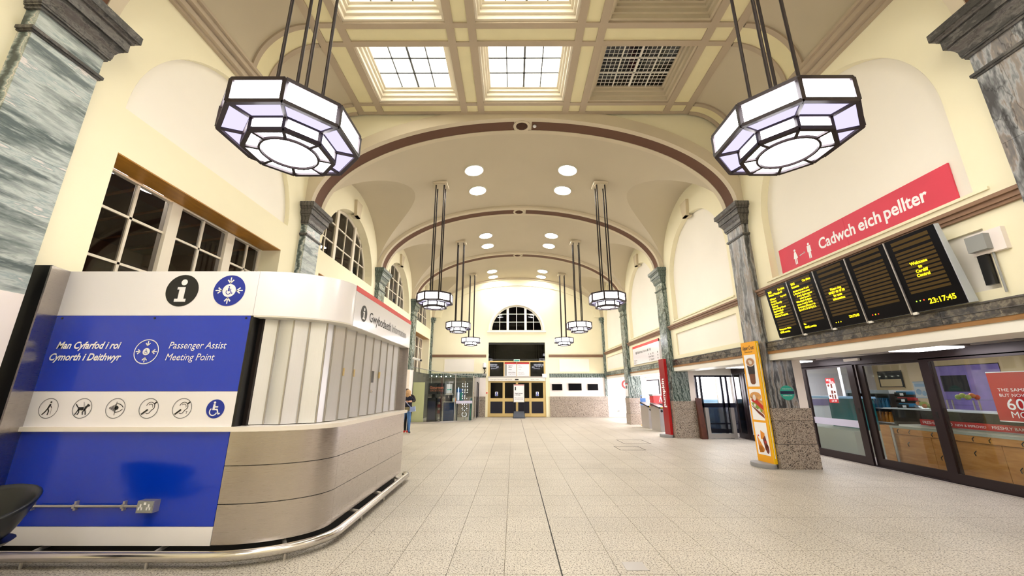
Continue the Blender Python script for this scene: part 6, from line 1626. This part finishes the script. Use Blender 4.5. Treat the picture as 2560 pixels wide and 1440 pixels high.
part('face', MB().ball((.01, .185, 1.50), (.02, .018, .03), 8, 6).ball((-.03, .175, 1.53), .012, 8, 6).ball((.05, .175, 1.53), .012, 8, 6).ball((.01, .178, 1.455), (.025, .01, .008), 8, 6), 'skin', t, 60)
bag = thing('shoulder_bag', (pw[0] + .26, pw[1] - .06, .82), 'pale blue shoulder bag hanging at the hip of the fair haired person', 'bag')
OFF[bag.name] = Vector((0, 0, 0))
part('pouch', MB().hexa([(-.11, -.05, -.02), (.11, -.05, .02), (.11, .05, .02), (-.11, .05, -.02), (-.10, -.03, .17), (.09, -.03, .20), (.09, .03, .20), (-.10, .03, .17)]), 'bag_blue', bag)
part('flap', MB().hexa([(-.105, -.056, .07), (.10, -.056, .10), (.10, -.05, .10), (-.105, -.05, .07), (-.10, -.04, .175), (.09, -.04, .205), (.09, -.03, .205), (-.10, -.03, .175)]), 'bag_blue', bag)
part('strap', MB().tube([(-.09, -.02, .18), (-.18, -.09, .28), (-.31, -.10, .43), (-.385, -.04, .55), (-.40, .06, .585)], .011, 6), 'bag_blue', bag)
mat('dark_jacket', (40, 32, 34), .9)
# second person, behind the first, facing the camera side
pm = (-4.22, 15.98, 0)
J2 = dict(pelvis=(0, 0, .96, (.15, .12)), waist=(0, -.01, 1.1, (.145, .115)), chest=(0, -.03, 1.32, (.17, .13)), neck=(-.02, -.09, 1.47, .06), head=(-.04, -.15, 1.56, (.085, .1)), crown=(-.04, -.16, 1.635, .07),
          shL=(-.20, -.04, 1.39, .07), shR=(.20, -.04, 1.39, .07), elL=(-.30, -.22, 1.22, .052), elR=(.32, -.2, 1.22, .052), wrL=(-.2, -.42, 1.18, .037), wrR=(.22, -.42, 1.2, .037), haL=(-.12, -.5, 1.18, .03), haR=(.13, -.5, 1.2, .03),
          hiL=(-.1, 0, .88, .105), hiR=(.1, 0, .88, .105), knL=(-.06, -.02, .49, .07), knR=(.08, -.02, .49, .07), anL=(-.05, 0, .09, .048), anR=(.06, 0, .09, .048), toL=(-.05, -.15, .05, .043), toR=(.07, -.15, .05, .043))
me2 = figure_mesh('body', J2, EDG, ['black_matte', 'dark_jacket', 'skin', 'shoe_red'], lambda c: 3 if c.z < .1 else (0 if c.z < .95 else (2 if (c.z > 1.46 or (c.y < -.40 and c.z > 1.1 and abs(c.x) < .3)) else 1)))
t = thing('person', pm, 'person with dark hair and red shoes half hidden behind the fair haired person', 'person')
OFF[t.name] = Vector((0, 0, 0))
link('body', me2, t)
part('hair', MB().ball((-.04, -.135, 1.605), (.1, .11, .085), 16, 10), 'dark_hair', t, 60)
part('fingers', fingers((-.1, -.505, 1.18), (1, 0, 0), (0, -1, 0)), 'skin', t, 60); part('fingers', fingers((.11, -.505, 1.2), (-1, 0, 0), (0, -1, 0)), 'skin', t, 60)
part('face', MB().ball((-.04, -.25, 1.545), (.018, .02, .028), 8, 6).ball((-.075, -.24, 1.57), .011, 8, 6).ball((-.005, -.24, 1.57), .011, 8, 6).ball((-.04, -.245, 1.5), (.024, .01, .008), 8, 6), 'skin', t, 60)
